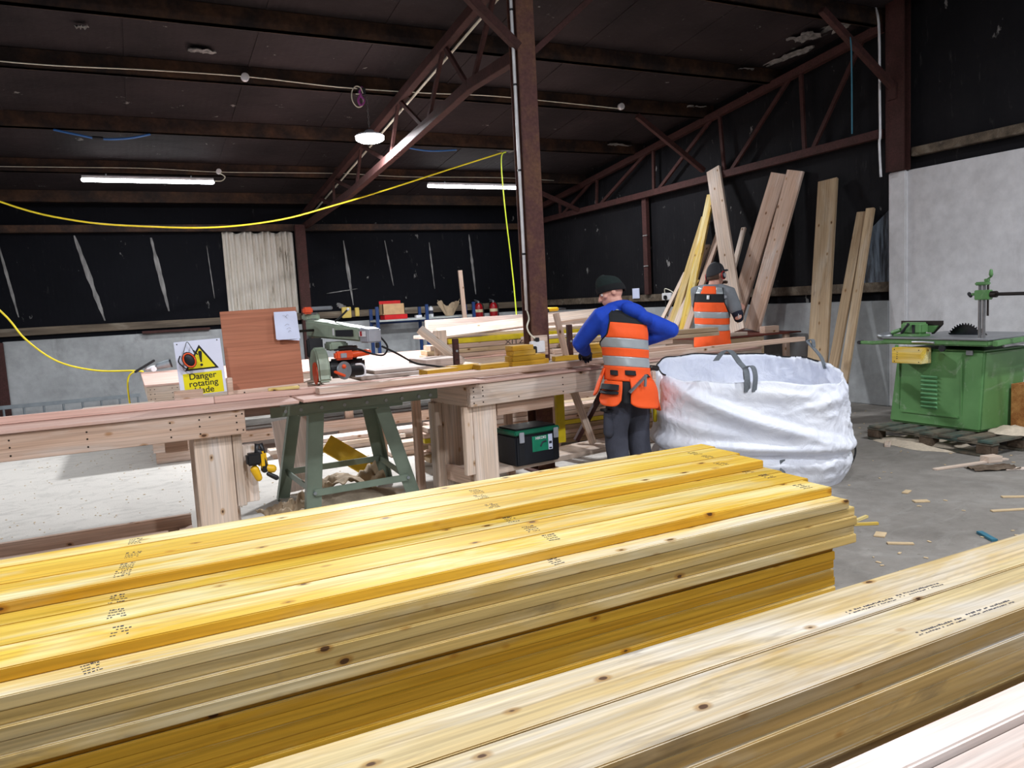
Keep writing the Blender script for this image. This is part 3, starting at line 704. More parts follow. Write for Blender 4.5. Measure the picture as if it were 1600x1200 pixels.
# drill hanging on the left leg
dr = thing('cordless_drill', 'yellow and black cordless tool hanging upside down on the left bench leg', 'drill', (.70, 4.905, .60))
G().box((.585, 4.87, .585), (.675, 4.94, .66)).build('battery', 'black_plastic', dr, world=True, bevel=.012)
G().limb([((.665, 4.905, .66), .02), ((.69, 4.905, .60), .02), ((.69, 4.905, .55), .024)], 12).build('handle', 'black_plastic', dr, world=True, smooth=True)
G().box((.655, 4.875, .56), (.705, 4.935, .665)).build('motor_housing', 'yellow_plastic_tool' if 'yellow_plastic_tool' in MATS else plain('yellow_plastic_tool', srgb(226, 176, 20), .4), dr, world=True, bevel=.015)
G().limb([((.63, 4.905, .555), .026), ((.65, 4.905, .50), .022)], 12).build('gear_case', 'yellow_plastic_tool', dr, world=True, smooth=True)
G().limb([((.69, 4.905, .56), .02), ((.735, 4.905, .545), .026)], 12).build('side_handle', 'yellow_plastic_tool', dr, world=True, smooth=True)
G().limb([((.71, 4.905, .515), .014), ((.755, 4.905, .485), .016)], 10).build('chuck', 'black_plastic', dr, world=True, smooth=True)
G().limb([((.65, 4.905, .66), .014), ((.655, 4.905, .71), .014), ((.68, 4.905, .71), .012), ((.69, 4.905, .66), .012)], 10).build('hook', 'black_plastic', dr, world=True, smooth=True)

# warning sign, respirator mask and board standing behind the fence
sg = thing('warning_sign', 'white and yellow warning sign standing behind the workbench fence', 'sign', (.42, 5.36, .957))
sgt = R(2.5)
G().box((-.14, 0, .05), (.142, .004, .405)).build('panel', 'sign_white', sg, bevel=.0015)
G().box((-.112, -.0012, .055), (.125, 0, .195)).build('yellow_field', 'sign_yellow', sg)
tri = [(-.096, .213), (.112, .213), (.008, .375)]
G().prism([(x, z) for x, z in tri], 1, -.0012, 0).build('triangle_border', 'sign_black', sg)
cxm, czm = .008, .262
G().prism([(cxm+(x-cxm)*.80, .267+(z-.267)*.80) for x, z in tri], 1, -.0022, -.0012).build('triangle_field', 'sign_yellow', sg)
G().prism([(.0, .335), (.018, .335), (.0205, .322), (.013, .262), (.005, .262), (-.0025, .322)], 1, -.003, -.0022).build('exclamation_stroke', 'sign_black', sg)
G().cyl((.009, -.003, .244), (.009, -.0022, .244), .0085, n=20).build('exclamation_dot', 'sign_black', sg)
text('lettering', 'Danger', .056, (.006, -.0014, .155), (R(90), 0, 0), 'sign_black', sg, align='CENTER', bold=.0007)
text('lettering', 'rotating', .056, (.006, -.0014, .108), (R(90), 0, 0), 'sign_black', sg, align='CENTER', bold=.0007)
text('lettering', 'blade', .056, (.006, -.0014, .063), (R(90), 0, 0), 'sign_black', sg, align='CENTER', bold=.0007)
for x, z in ((-.122, .39), (.122, .395)): G().cyl((x, -.002, z), (x, 0, z), .004, n=10).build('nail', 'screw', sg)
for c in sg.children: pass
sg.location.z = .957; sg.rotation_euler = (R(-3), R(-2), 0)
mk = thing('respirator_mask', 'grey and orange half mask respirator hung by its straps on the warning sign', 'mask', (.345, 5.335, 1.24))
rot = Quaternion((0, 1, 0), R(-25)).to_matrix()
G().ball((0, -.02, .0), (.042, .03, .055), rot).build('filter_shell', 'black_plastic', mk, smooth=True)
G().loft([(rot @ V((.033*math.cos(a), -.043, .045*math.sin(a))), .005) for a in [i*math.pi/12 for i in range(25)]], 8).build('orange_ring', 'orange_plastic', mk, smooth=True)
G().ball((0, -.046, 0), (.027, .008, .038), rot).build('filter_pad', 'navy_plastic', mk, smooth=True)
G().tube([(-.035, 0, .03), (-.015, .005, .085), (0, .01, .115), (.02, .005, .08), (.04, 0, .03)], .0025).build('strap', 'grey_strap', mk, smooth=True)
G().tube([(.03, -.01, .06), (.055, -.01, .03)], .004).build('strap', 'black_plastic', mk, smooth=True)
G().tube([(-.05, -.005, .03), (-.062, -.005, -.01), (-.03, -.01, -.05), (-.02, -.01, -.055)], .004).build('strap', 'black_plastic', mk, smooth=True)
plank('timber_offcut', 'spruce', .235, .405, 5.262, 5.30, .957, 1.052, label='pale block wedged in front of the lower left of the warning sign', group='offcuts on the workbenches')
plank('timber_offcut', 'spruce', .565, .60, 5.36, 5.40, .957, 1.10, long='x', label='upright pale batten between the sign and the brown board', group='offcuts on the workbenches')
bb = thing('hardboard_panel', 'brown board standing upright on the workbench, papers pinned to it', 'board', (.835, 5.44, .957))
o = plank('panel', 'hardboard_brown', -.255, .245, 0, .012, .045, .585, bb, .002)
o = plank('bottom_batten', 'spruce', -.25, .262, -.032, -.002, .003, .055, bb, .003)
screws(bb, [(-.16, -.033, .035), (.2, -.033, .04)])
bb.rotation_euler = (R(-2), R(-1.0), 0)
pp = thing('paper_sheets', 'sheaf of crumpled white papers pinned on the brown board', 'paper', (.985, 5.425, 1.44))
for i, (dx, dz, rr) in enumerate(((.004, -.004, 2.5), (-.002, .002, -1))):
    def pf(u, v, dx=dx, dz=dz, i=i): return V((-.072+.145*u+dx+.012*(1-v)*u, -.004-.003*(1-i)-.006*(1-v)*(.4+math.sin(u*5+i))-.006*math.sin(v*6+u*2)*.4, -.11+.185*v+dz-.02*u*(1-v)*i))
    ps = G().grid(pf, 14, 14).build('sheet', 'paper', pp, smooth=True)
g = G()
for (a, b) in (((-.02, .05), (.01, .03)), ((.0, .04), (.02, .05)), ((-.01, -.02), (.02, -.015)), ((.0, -.045), (.03, -.04)), ((.01, -.065), (.03, -.06))):
    g.tube([(a[0], -.0175, a[1]), ((a[0]+b[0])/2, -.0178, (a[1]+b[1])/2+.008), (b[0], -.0175, b[1])], .0007, 4)
g.build('pencil_sketch', 'pencil', pp)
plank('yellow_offcut', 'yellow_timber', .80, 1.0, 5.20, 5.24, 1.001, 1.02, rz=R(-4), label='thin yellow wedge on the fence below the brown board', group='offcuts on the workbenches')

# ------------------------------------------------------------------ green saw stand and radial arm saw
st = thing('saw_stand', 'green steel saw stand with four splayed legs between the workbenches', 'stand', (1.45, 5.85, 0))
TZ = .80
tops = {'fl': (1.13, 5.36), 'fr': (1.60, 5.36), 'bl': (1.12, 6.05), 'br': (1.68, 6.05)}
feet = {'fl': (1.06, 5.42), 'fr': (1.86, 5.48), 'bl': (1.02, 6.38), 'br': (1.90, 6.42)}
for k in tops:
    a = V((*tops[k], TZ)); b = V((*feet[k], .002)); g = G()
    g.bar(a, b, .105, .006, (0, 1, 0)); sx = -1 if k[1] == 'l' else 1
    off = V((sx*.05, .035 if k[0] == 'f' else -.035, 0)); g.bar(a+off, b+off, .006, .075, (0, 1, 0))
    g.build('leg', 'stand_green', st, world=True, bevel=.002)
def on(k, z):
    a = V((*tops[k], TZ)); b = V((*feet[k], 0)); return b+(a-b)*(z/TZ)
for p, q in (('fl', 'fr'), ('bl', 'br'), ('fl', 'bl'), ('fr', 'br')):
    G().bar(on(p, .235)-V((0, .012, 0)), on(q, .235)-V((0, .012, 0)), .012, .05).build('stretcher', 'stand_green', st, world=True, bevel=.002)
g = G(); g.cyl(on('fl', .235)-V((0, .03, 0)), on('fl', .235)-V((0, .01, 0)), .012, n=10); g.cyl(on('fr', .235)-V((0, .03, 0)), on('fr', .235)-V((0, .01, 0)), .012, n=10)
g.build('bolt', 'galvanised', st, world=True)
g = G(); g.bar((.80, 5.22, .855), (2.0, 5.27, .865), .012, .07); g.bar((.80, 5.24, .822), (2.0, 5.29, .83), .05, .006); g.build('front_channel', 'stand_green', st, world=True, bevel=.003)
g = G()
for i, x in enumerate((.9, 1.0, 1.14, 1.3, 1.46, 1.6, 1.72, 1.85, 1.94)): g.cyl((x, 5.215+.04*(x-.8), .855), (x, 5.21+.04*(x-.8), .855), .012, n=10)
g.build('bolt', 'galvanised', st, world=True)
g = G().box((1.0, 5.30, .80), (1.74, 6.12, .83)); g.box((1.0, 5.30, .83), (1.06, 6.12, .925)); g.box((1.68, 5.30, .83), (1.74, 6.12, .925))
g.build('top_frame', 'stand_green', st, world=True, bevel=.003)
G().box((1.05, 5.58, .925), (1.95, 6.5, .953)).build('saw_table', 'spruce', st, world=True, bevel=.003)
G().box((1.18, 5.215, .893), (1.42, 5.235, .918)).build('red_label', 'red_ply', st, world=True)

sw = thing('radial_arm_saw', 'grey green radial arm saw with orange grips on the saw stand', 'saw', (1.5, 5.9, .955))
def arm(pa, pb, ha, hb, wa, wb):
    d = V(pb)-V(pa); n = V((d.y, -d.x, 0)).normalized(); g = G()
    vs = [V(p)+n*s*wv/2+V((0, 0, z)) for p, wv, h in ((pa, wa, ha), (pb, wb, hb)) for s, z in ((-1, -h/2), (1, -h/2), (1, h/2), (-1, h/2))]
    g.add(vs, [(3, 2, 1, 0), (4, 5, 6, 7), (0, 1, 5, 4), (1, 2, 6, 5), (2, 3, 7, 6), (3, 0, 4, 7)]); return g
pa, pb = (1.38, 6.34, 1.375), (1.60, 5.62, 1.315)
arm(pa, pb, .14, .10, .17, .12).build('arm', 'saw_green', sw, world=True, bevel=.014)
dv = (V(pb)-V(pa)).normalized()
arm(V(pb)+dv*.001, V(pb)+dv*.11, .115, .10, .125, .12).build('arm_end_cap', 'grey_plastic', sw, world=True, bevel=.008)
nv = V((dv.y, -dv.x, 0)).normalized()
# nameplates on the near side of the arm
ang = math.atan2(dv.y, dv.x)
def plate(name, mat, s, wdt, h, z, off, par=sw):
    c = V(pa)+dv*s; n2 = V((-abs(dv.y)*0, -1, 0)); nn = nv if nv.y < 0 else -nv
    cc = V((c.x, c.y, z))+nn*off; g = G(); d2 = V((dv.x, dv.y, 0)).normalized()
    vs = [cc+d2*a*wdt/2+V((0, 0, 1))*b*h/2+nn*e for e in (0, .002) for a, b in ((-1, -1), (1, -1), (1, 1), (-1, 1))]
    g.add(vs, [(3, 2, 1, 0), (4, 5, 6, 7), (0, 1, 5, 4), (1, 2, 6, 5), (2, 3, 7, 6), (3, 0, 4, 7)]); return g.build(name, mat, par, world=True)
nv_ = nv if nv.x < 0 else -nv
def side_plate(name, mat, s, wdt, h, dz):
    base = V(pa)+dv*s; half = (.17+(.12-.17)*s/.753)/2 if s < .753 else .062
    cc = base+nv_*(half+.001)+V((0, 0, dz)); d2 = V((dv.x, dv.y, 0)).normalized(); g = G()
    vs = [cc+d2*a*wdt/2+V((0, 0, b*h/2))+nv_*e for e in (0, .003) for a, b in ((-1, -1), (1, -1), (1, 1), (-1, 1))]
    g.add(vs, [(3, 2, 1, 0), (4, 5, 6, 7), (0, 1, 5, 4), (1, 2, 6, 5), (2, 3, 7, 6), (3, 0, 4, 7)]); return g.build(name, mat, sw, world=True)
side_plate('name_plate', 'black_plastic', .55, .26, .05, .0); side_plate('plate_edge', 'white_plastic', .41, .02, .055, .0)
side_plate('end_label', 'white_plastic', .80, .085, .04, .012); side_plate('end_logo', 'red_plastic', .785, .03, .036, .0125)
G().cyl((1.37, 6.36, .955), (1.37, 6.36, 1.50), .055, n=24).build('column', 'steel', sw, world=True, smooth=False)
G().box((1.30, 6.30, 1.44), (1.42, 6.44, 1.49)).build('column_cap', 'saw_green', sw, world=True, bevel=.01)
G().box((1.28, 6.24, 1.49), (1.355, 6.32, 1.545)).build('crank_grip', 'orange_plastic', sw, world=True, bevel=.012)
G().bar((1.35, 6.28, 1.53), (1.50, 6.2, 1.53), .04, .03).build('crank_arm', 'galvanised', sw, world=True, bevel=.006)
G().tube([(1.48, 6.05, 1.42), (1.53, 6.0, 1.47), (1.57, 5.98, 1.51)], .008).build('lever', 'black_plastic', sw, world=True, smooth=True)
G().ball((1.57, 5.98, 1.51), .012).build('lever_knob', 'white_plastic', sw, world=True, smooth=True)
G().bar((1.16, 6.1, 1.36), (1.34, 6.2, 1.36), .02, .02).build('lever', 'dark_steel', sw, world=True, bevel=.004)
# carriage, guard, motor
G().box((1.38, 5.86, 1.20), (1.52, 6.06, 1.265)).build('carriage', 'saw_green', sw, world=True, bevel=.012)
G().cyl((1.50, 5.8, 1.16), (1.50, 5.8, 1.235), .065, .075, 24).build('turret', 'dark_steel', sw, world=True, bevel=.006)
G().box((1.245, 6.0, 1.15), (1.36, 6.08, 1.30)).build('bracket', 'black_plastic', sw, world=True, bevel=.01)
gd = []
for k in range(15):
    a = R(-10+k*200/14); gd.append((math.cos(a)*.175, math.sin(a)*.175))
gp2 = [(5.86+x*.85, 1.06+z) for x, z in gd]+[(5.86-.16, .99), (5.86-.14, .975), (5.86+.14, .975)]
G().prism(gp2, 0, 1.245, 1.335).build('blade_guard', 'saw_green', sw, world=True, bevel=.02, seg=3)
G().cyl((1.285, 5.86, 1.075), (1.290, 5.86, 1.075), .118, n=48).build('saw_blade', 'steel', sw, world=True)
G().cyl((1.236, 5.80, 1.045), (1.242, 5.80, 1.045), .085, n=32).build('guard_flap', 'orange_plastic', sw, world=True, bevel=.002)
G().cyl((1.35, 5.80, 1.07), (1.60, 5.72, 1.07), .075, n=28).build('motor', 'black_plastic', sw, world=True, bevel=.015)
G().tube([(1.50, 5.62, 1.10), (1.55, 5.585, 1.09), (1.555, 5.585, 1.02), (1.49, 5.61, 1.01)], .007).build('motor_handle', 'white_plastic', sw, world=True, smooth=True)
G().cyl((1.42, 5.66, 1.06), (1.425, 5.65, 1.06), .068, n=36).build('bevel_dial', 'galvanised', sw, world=True, bevel=.002)
G().box((1.36, 5.62, 1.14), (1.50, 5.70, 1.205)).build('switch_box', 'orange_plastic', sw, world=True, bevel=.014)
G().box((1.395, 5.612, 1.155), (1.44, 5.62, 1.19)).build('switch', 'grey_plastic', sw, world=True, bevel=.003)
G().limb([((1.50, 5.64, 1.175), .026), ((1.60, 5.60, 1.185), .022)], 12).build('pull_handle', 'orange_plastic', sw, world=True, smooth=True)
G().ball((1.42, 5.645, 1.09), .017).build('lock_knob', 'orange_plastic', sw, world=True, smooth=True)
G().bar((1.34, 5.63, 1.06), (1.42, 5.62, 1.02), .025, .02).build('lock_lever', 'orange_plastic', sw, world=True, bevel=.005)
G().tube([(1.36, 5.66, 1.215), (1.5, 5.62, 1.22), (1.62, 5.56, 1.17), (1.70, 5.54, 1.16), (1.73, 5.54, 1.22), (1.68, 5.55, 1.30)], .007).build('motor_lead', 'dark_rubber', sw, world=True, smooth=True)
G().box((1.635, 5.50, 1.215), (1.66, 5.53, 1.255)).build('lead_clip', 'black_plastic', sw, world=True, bevel=.003)
put(G().tube([(1.68, 5.515, 1.225), (1.8, 5.53, 1.16), (1.95, 5.58, 1.075), (2.1, 5.66, 1.04), (2.3, 5.7, 1.0), (2.5, 5.75, .985)], .008).build('power_lead', 'dark_rubber', smooth=True), 'black power lead trailing from the saw across the boards to the right', 'cable')
bagk = G().grid(lambda u, v: V((1.10+.14*math.cos(u*6.283)*(1-.5*abs(v-.5)), 6.3+.16*math.sin(u*6.283)*(1-.4*abs(v-.4)), .985+.46*v+.02*math.sin(u*25+v*9))), 28, 14, wrap=True)
put(bagk.build('dust_bag', 'trouser_dark', smooth=True), 'black sagging dust bag behind the brown board beside the saw', 'bag')

# ------------------------------------------------------------------ right workbench (turned a little towards the back)
RA = R(8.6)
rb = thing('workbench', 'long pale timber workbench behind the worker in the blue hoodie', 'workbench', (2.17, 5.06, 0), RA)
LP = lambda n, m, *a, **k: plank(n, m, *a, **k)
LP('front_rail', 'spruce_pale', 0, 3.34, 0, .045, .757, .92, rb)
LP('back_rail', 'spruce_pale', 0, 3.34, .55, .595, .757, .92, rb)
LP('end_rail', 'spruce_pale', .0, .045, .047, .548, .757, .92, rb, long='y')
LP('end_rail', 'spruce_pale', 3.295, 3.34, .047, .548, .757, .92, rb, long='y')
LP('worktop', 'ply_pink', .08, 3.34, -.012, .60, .922, .94, rb)
for x in (.045, 2.95):
    for y in (.048, .50):
        LP('leg', 'spruce_pale', x, x+.205, y, y+.045, .003, .755, rb, long='z')
LP('leg_packer', 'spruce_pale', -.03, .042, .05, .095, .25, .755, rb, long='z')
LP('leg_packer', 'spruce_pale', -.02, .042, .50, .60, .003, .755, rb, long='z')
LP('low_rail', 'spruce', .05, .10, .098, .498, .14, .26, rb, long='y')
LP('shelf_plank', 'spruce_pale', .10, 3.2, .095, .44, .205, .245, rb)
LP('under_rail', 'spruce', .26, .8, .048, .09, .66, .755, rb)
screws(rb, [(x, -.001, z) for x in (.03, .11) for z in (.785, .83, .87, .895)]+[(.43, -.001, .79), (.86, -.001, .78), (.86, -.001, .835), (.86, -.001, .89), (1.62, -.001, .8), (1.62, -.001, .85), (1.62, -.001, .895), (2.4, -.001, .8), (3.2, -.001, .79), (3.2, -.001, .88)])
def rbp(x, y, z): return (2.17+x*math.cos(RA)-y*math.sin(RA), 5.06+x*math.sin(RA)+y*math.cos(RA), z)
stick('long_board', 'spruce', (1.10, 5.13, .979), (6.02, 5.57, .979), .09, .042, (0, 0, 1), label='very long pale timber lying along the front of both workbenches', group='fence timbers on the workbenches')
# second line of tables behind
it = thing('infeed_table', 'low pale timber table behind the green saw stand carrying white boards', 'table', (2.35, 6.2, 0))
P('top', 'spruce_pale', 1.99, 2.95, 5.86, 7.0, .918, .94, it)
for x, y in ((2.02, 5.9), (2.02, 6.9), (2.85, 5.9), (2.85, 6.9)): P('leg', 'spruce', x, x+.07, y, y+.045, .003, .916, it, 'z')
mtb = thing('assembly_table', 'timber table right of the steel column loaded with long boards', 'table', (4.5, 6.2, 0))
P('top', 'spruce_pale', 3.45, 4.95, 6.2, 6.85, .918, .94, mtb)
P('front_rail', 'spruce_pale', 3.45, 4.95, 6.2, 6.245, .80, .916, mtb)
for x, y in ((3.5, 6.25), (3.5, 6.75), (4.8, 6.25), (4.8, 6.75)): P('leg', 'spruce', x, x+.09, y, y+.045, .003, .916, mtb, 'z')
rt_ = thing('assembly_table', 'wide pinkish assembly table at the back, a grey torch on its left corner', 'table', (2.6, 9.9, 0))
P('top', 'ply_pink', .12, 6.1, 8.80, 11.1, .822, .842, rt_)
P('front_rail', 'spruce_pale', .14, 6.1, 8.81, 8.86, .66, .82, rt_); P('back_rail', 'spruce', .14, 6.1, 11.04, 11.085, .66, .82, rt_)
P('end_rail', 'spruce_pale', .14, .185, 8.862, 11.038, .66, .82, rt_, 'y'); P('end_rail', 'spruce', 6.05, 6.095, 8.862, 11.038, .66, .82, rt_, 'y')
for x in (.24, 2.2, 4.1, 5.8):
    for y in (8.865, 10.95): P('leg', 'spruce', x, x+.10, y, y+.05, .003, .658, rt_, 'z')
P('low_rail', 'spruce', .14, 6.0, 8.80, 8.862, .12, .245, rt_); P('low_rail', 'spruce', .14, 6.0, 11.0, 11.045, .12, .245, rt_)
for x in (.16, 2.1, 5.6): P('foot_block', 'spruce', x, x+.36, 8.80, 8.862, .003, .118, rt_)
screws(rt_, [(x-2.6, 8.8085-9.9, z) for x in (.17, .21, .38, .43) for z in (.69, .74, .79)])

# yellow-edged boards and white boards on those tables
YG = 'boards piled on the back tables'
plain('yellow_edge', srgb(214, 192, 24), .5)
KP = 1.243                                   # the rear table stands this much further back than its boards were first measured
def far(z): return 1.5-(1.5-z)*KP+.0015
def pile(name, mat, x0, x1, y0, y1, z0, z1, label, rz=0, group=YG):
    if y0 > 7: x0, x1, y0, y1, z0, z1 = x0*KP, x1*KP, y0*KP, y1*KP, far(z0), far(z1)
    return plank(name, mat, x0, x1, y0, y1, z0, z1, label=label, rz=R(rz), group=group)
pile('white_board', 'pine_white', 1.60, 2.18, 5.87, 6.30, .955, .985, 'wide white board lying behind the saw motor, lowest of its pile')
pile('white_board', 'pine_white', 1.72, 2.24, 5.95, 6.5, .987, 1.012, 'wide white board lying behind the saw motor, on top of its pile', 3)
pile('white_board', 'spruce', 2.25, 2.56, 6.1, 6.48, .942, .99, 'thick tan block board below the white one beside the wooden stop')
pile('white_board', 'pine_white', 2.22, 2.56, 6.1, 6.5, .992, 1.05, 'thick white block board behind the black power lead', 2)
stick('timber_offcut', 'spruce_pale', (2.38, 6.62, 1.30), (2.72, 6.45, .965), .09, .05, (.5, -.7, .5), label='pale timber propped diagonally up out of the board pile', group=YG)
pile('long_board', 'spruce', 2.6, 5.0, 7.10, 7.3, .972, 1.015, 'long tan board on the back table, lowest of the marked pile')
pile('long_board', 'old_board', 2.62, 5.0, 7.11, 7.3, 1.017, 1.06, 'long tan board on the back table, second of the marked pile')
mkb = pile('long_board', 'spruce', 2.66, 5.1, 7.12, 7.32, 1.062, 1.11, 'long board with pencilled letters facing the camera left of the column')
pile('yellow_edged_board', 'yellow_edge', 2.86, 4.85, 7.13, 7.33, 1.112, 1.165, 'board with a bright yellow edge across the table left of the steel column')
pile('white_board', 'pine_white', 2.70, 5.15, 7.16, 7.72, 1.167, 1.20, 'broad white board topping the pile on the back table', .6)
stick('long_board', 'spruce_pale', (2.75*KP, 7.12*KP, far(1.225)), (5.3*KP, 7.5*KP, far(1.34)), .14, .045, (0, -.8, .6), label='slanting pale board crossing the top of the pile left of the column', group=YG)
mk2 = pile('white_board', 'pine_white', 3.0, 5.3, 8.05, 8.15, 1.202, 1.345, 'long white board on edge at the back with pencilled letters', -.5)
pile('long_board', 'spruce_pale', 3.1, 5.2, 8.0, 8.18, .972, 1.20, 'tall tan timber pack under the white lettered board at the back')
text('pencil_letters', 'XITZ', .085, (-.50, -.1252, -.024), (R(90), 0, 0), 'pencil', mkb, sx=1.5)
text('pencil_letters', 'FITZ', .075, (.52, -.0632, .02), (R(90), 0, 0), 'pencil', mk2, sx=1.4)
for i, (x0, x1, y0, y1, z0, mt_, s) in enumerate(((3.95, 5.0, 6.0, 6.17, .942, 'spruce', 'nearest row, just past the blue elbow'), (3.5, 4.9, 6.3, 6.48, .942, 'spruce_pale', 'second row, lowest'), (3.6, 5.0, 6.31, 6.48, .986, 'spruce', 'second row, middle'), (3.75, 5.62, 6.31, 6.49, 1.03, 'old_board', 'second row, third, before the far worker'), (3.8, 5.60, 6.30, 6.47, 1.074, 'old_board', 'second row, topmost, before the far worker'), (3.65, 4.9, 6.53, 6.73, .942, 'spruce_pale', 'rear row, lowest'), (3.7, 5.0, 6.54, 6.72, .986, 'pine_white', 'rear row, middle'), (3.55, 5.1, 6.54, 6.74, 1.03, 'spruce', 'rear row, top'))):
    pile('long_board', mt_, x0, x1, y0, y1, z0, z0+.042, 'long board on the right hand table, ' + s)
pile('yellow_edged_board', 'yellow_edge', 3.52, 4.75, 6.55, 6.7, 1.074, 1.12, 'board with a bright yellow edge right of the steel column')
pile('white_board', 'pine_white', 3.5, 4.9, 6.54, 6.8, 1.122, 1.15, 'white board resting over the yellow edged board right of the column')
# yellow offcut blocks on the bench
BG = 'yellow offcut blocks on the workbench'
stick('backing_board', 'pine_white', (1.92, 5.50, .961), (3.95, 5.74, .961), .24, .038, (0, 0, 1), label='wide pale board on the workbench carrying the yellow blocks', group='fence timbers on the workbenches')
def blk(x0, x1, y0, y1, z0, label, rz=4, h=.04): return plank('yellow_block', 'yellow_side', x0, x1, y0, y1, z0+.0395, z0+.0395+h, label=label, group=BG, rz=R(rz), bevel=.002, cat='block')
blk(1.98, 2.24, 5.42, 5.58, .942, 'white topped yellow block left of the brown stop', 4)
blk(2.24, 2.50, 5.60, 5.68, .942, 'small yellow block tucked behind the brown stop', 8, .042)
blk(2.44, 2.70, 5.47, 5.60, .942, 'flat yellow block just left of the stacked yellow blocks', 4)
for i, (x0, x1, s) in enumerate(((2.735, 3.09, 'bottom'), (2.745, 3.06, 'second'), (2.76, 2.97, 'third'), (2.755, 2.955, 'top'))):
    blk(x0, x1, 5.51+.004*i, 5.64, .942+i*.0412, 'yellow block, ' + s + ' of the pile of four in front of the socket box', 5)
blk(3.2, 3.42, 5.58, 5.66, .942, 'yellow block with a white side right of the column foot', -8)
for i, s in enumerate(('bottom', 'middle', 'top')):
    blk(3.50, 3.76, 5.56, 5.70, .942+i*.0412, 'yellow block, ' + s + ' of the pile under the blue sleeve', 6)
for (x, y, z1, s) in ((2.36, 5.74, 1.23, 'left of the column among the yellow blocks'), (3.46, 5.79, 1.275, 'right of the column')):
    o = thing('stop_post', 'dark red brown upright stop ' + s, 'post', (x, y, .941), 0, 'brown stops on the workbench')
    G().box((-.022, -.02, .002), (.022, .02, z1-.941)).build('bar', 'red_oxide', o, bevel=.003)
    G().cyl((0, -.026, .19), (0, -.02, .19), .010, n=12).build('bolt', 'galvanised', o)
    G().cyl((0, -.0215, .12), (0, -.02, .12), .007, n=12).build('bolt_hole', 'hole', o)
plank('upright_batten', 'spruce_pale', 2.56, 2.68, 6.72, 6.76, .942, 1.27, long='z', label='short upright pale batten with a dark knot behind the left brown stop', group=YG)
stick('timber_prop', 'spruce', (3.34, 5.80, 1.38), (3.40, 5.74, .945), .07, .035, (.6, -.8, 0), label='pale timber leaning against the right side of the steel column', group='leaning props')
# under the bench
tb = thing('tool_case', 'black tool case with green lid edge on the bench shelf', 'case', (2.75, 5.31, .2455), R(6))
G().box((-.205, -.14, .0), (.205, .15, .235)).build('body', 'navy_plastic', tb, bevel=.012)
G().box((-.21, -.145, .237), (.21, .155, .272)).build('lid', plain('case_green', srgb(14, 98, 72), .4), tb, bevel=.008)
G().box((-.19, -.12, .273), (.19, .135, .285)).build('lid_top', 'black_plastic', tb, bevel=.006)
for x in (-.155, .165): G().box((x-.022, -.158, .18), (x+.022, -.146, .262)).build('latch', 'grey_plastic', tb, bevel=.004)
for x in (-.155, .165):
    g = G()
    for i in range(14): g.box((x-.024, -.1435, .01+i*.0118), (x+.024, -.1395, .016+i*.0118))
    g.box((x-.024, -.1405, .01), (x+.024, -.1395, .17)); g.build('rib', 'black_plastic', tb)
G().box((-.055, -.1425, .095), (.095, -.1405, .215)).build('green_label', 'label_green', tb)
G().box((.096, -.1425, .095), (.135, -.1405, .215)).build('white_label', 'paper', tb)
G().box((.102, -.1432, .14), (.128, -.1426, .16)).build('label_mark', 'ink', tb); G().box((.102, -.1432, .10), (.128, -.1426, .112)).build('label_mark', 'ink', tb)
text('brand_lettering', 'HiKOKI', .03, (.026, -.1427, .188), (R(90), 0, 0), 'white_plastic', tb, align='CENTER', bold=.0008)
g = G(); g.tube([(.02, -.1430, .13), (.04, -.1430, .16), (.075, -.1430, .165)], .006, 6); g.build('label_picture', 'ink', tb)
put(G().box((3.18, 5.58, .29), (3.255, 5.62, .9)).build('yellow_prop', 'yellow_edge', bevel=.003, center=True), 'bright yellow upright board behind the tool case', 'prop')
stick('timber_prop', 'spruce_pale', (3.34, 5.58, .75), (3.50, 5.54, .25), .06, .035, (0, -1, 0), label='pale timber slanting down under the bench beside the yellow board', group='leaning props')
put(G().bar((3.72, 5.62, .75), (3.40, 5.66, .27), .05, .04).build('steel_brace', 'red_oxide', bevel=.003, center=True), 'dark red steel brace slanting under the bench behind the worker', 'brace')
put(G().bar((4.55, 5.75, .88), (4.0, 5.75, .40), .05, .04).build('steel_brace', 'red_oxide', bevel=.003, center=True), 'dark red steel brace between the worker and the white bag', 'brace')
rj = random.Random(21)
UG = 'long boards stacked on the floor under the tables'
for k in range(8):
    for j in range(2):
        y = 6.62+j*.21; z = .055+k*.047
        x0 = 2.5+rj.uniform(-.15, .15); x1 = 6.2+rj.uniform(-.3, .2)
        plank('floor_board', rj.choice(('spruce', 'spruce_pale', 'old_board')) if (k, j) != (4, 0) else 'yellow_edge', x0, x1, y, y+.2, z, z+.043, label='long board in the floor stack behind the tool case, ' + ordn[7-k] + (' down, front row' if j == 0 else ' down, back row'), group=UG)
for x in (2.9, 4.4, 5.6): plank('stack_bearer', 'old_board', x, x+.09, 6.60, 7.04, .002, .054, label='bearer under the floor stack of boards', group='bearers under the floor stack')
for i, (x0, x1, y0, y1, z0, mt_, s) in enumerate(((1.25, 2.6, 8.2, 8.42, .003, 'spruce', 'lowest, left half'), (1.3, 2.9, 8.44, 8.62, .003, 'spruce_pale', 'lowest, rear'), (1.22, 2.7, 8.2, 8.38, .048, 'spruce_pale', 'second layer'), (1.5, 3.0, 8.42, 8.62, .048, 'pine_white', 'second layer, rear'), (1.4, 2.9, 8.25, 8.5, .093, 'pine_white', 'topmost'))):
    plank('floor_board', mt_, x0, x1, y0, y1, z0, z0+.043, label='pale board under the back table seen through the saw stand, ' + s, group='boards on the floor behind the saw stand')
for i in range(3):
    plank('floor_board', 'spruce_pale', 2.28+.05*i, 2.75, 7.42, 7.62, .003+i*.044, .045+i*.044, label=('bottom', 'middle', 'top')[i]+' short pale board of the small pile left of the right bench leg', group='boards on the floor behind the saw stand')
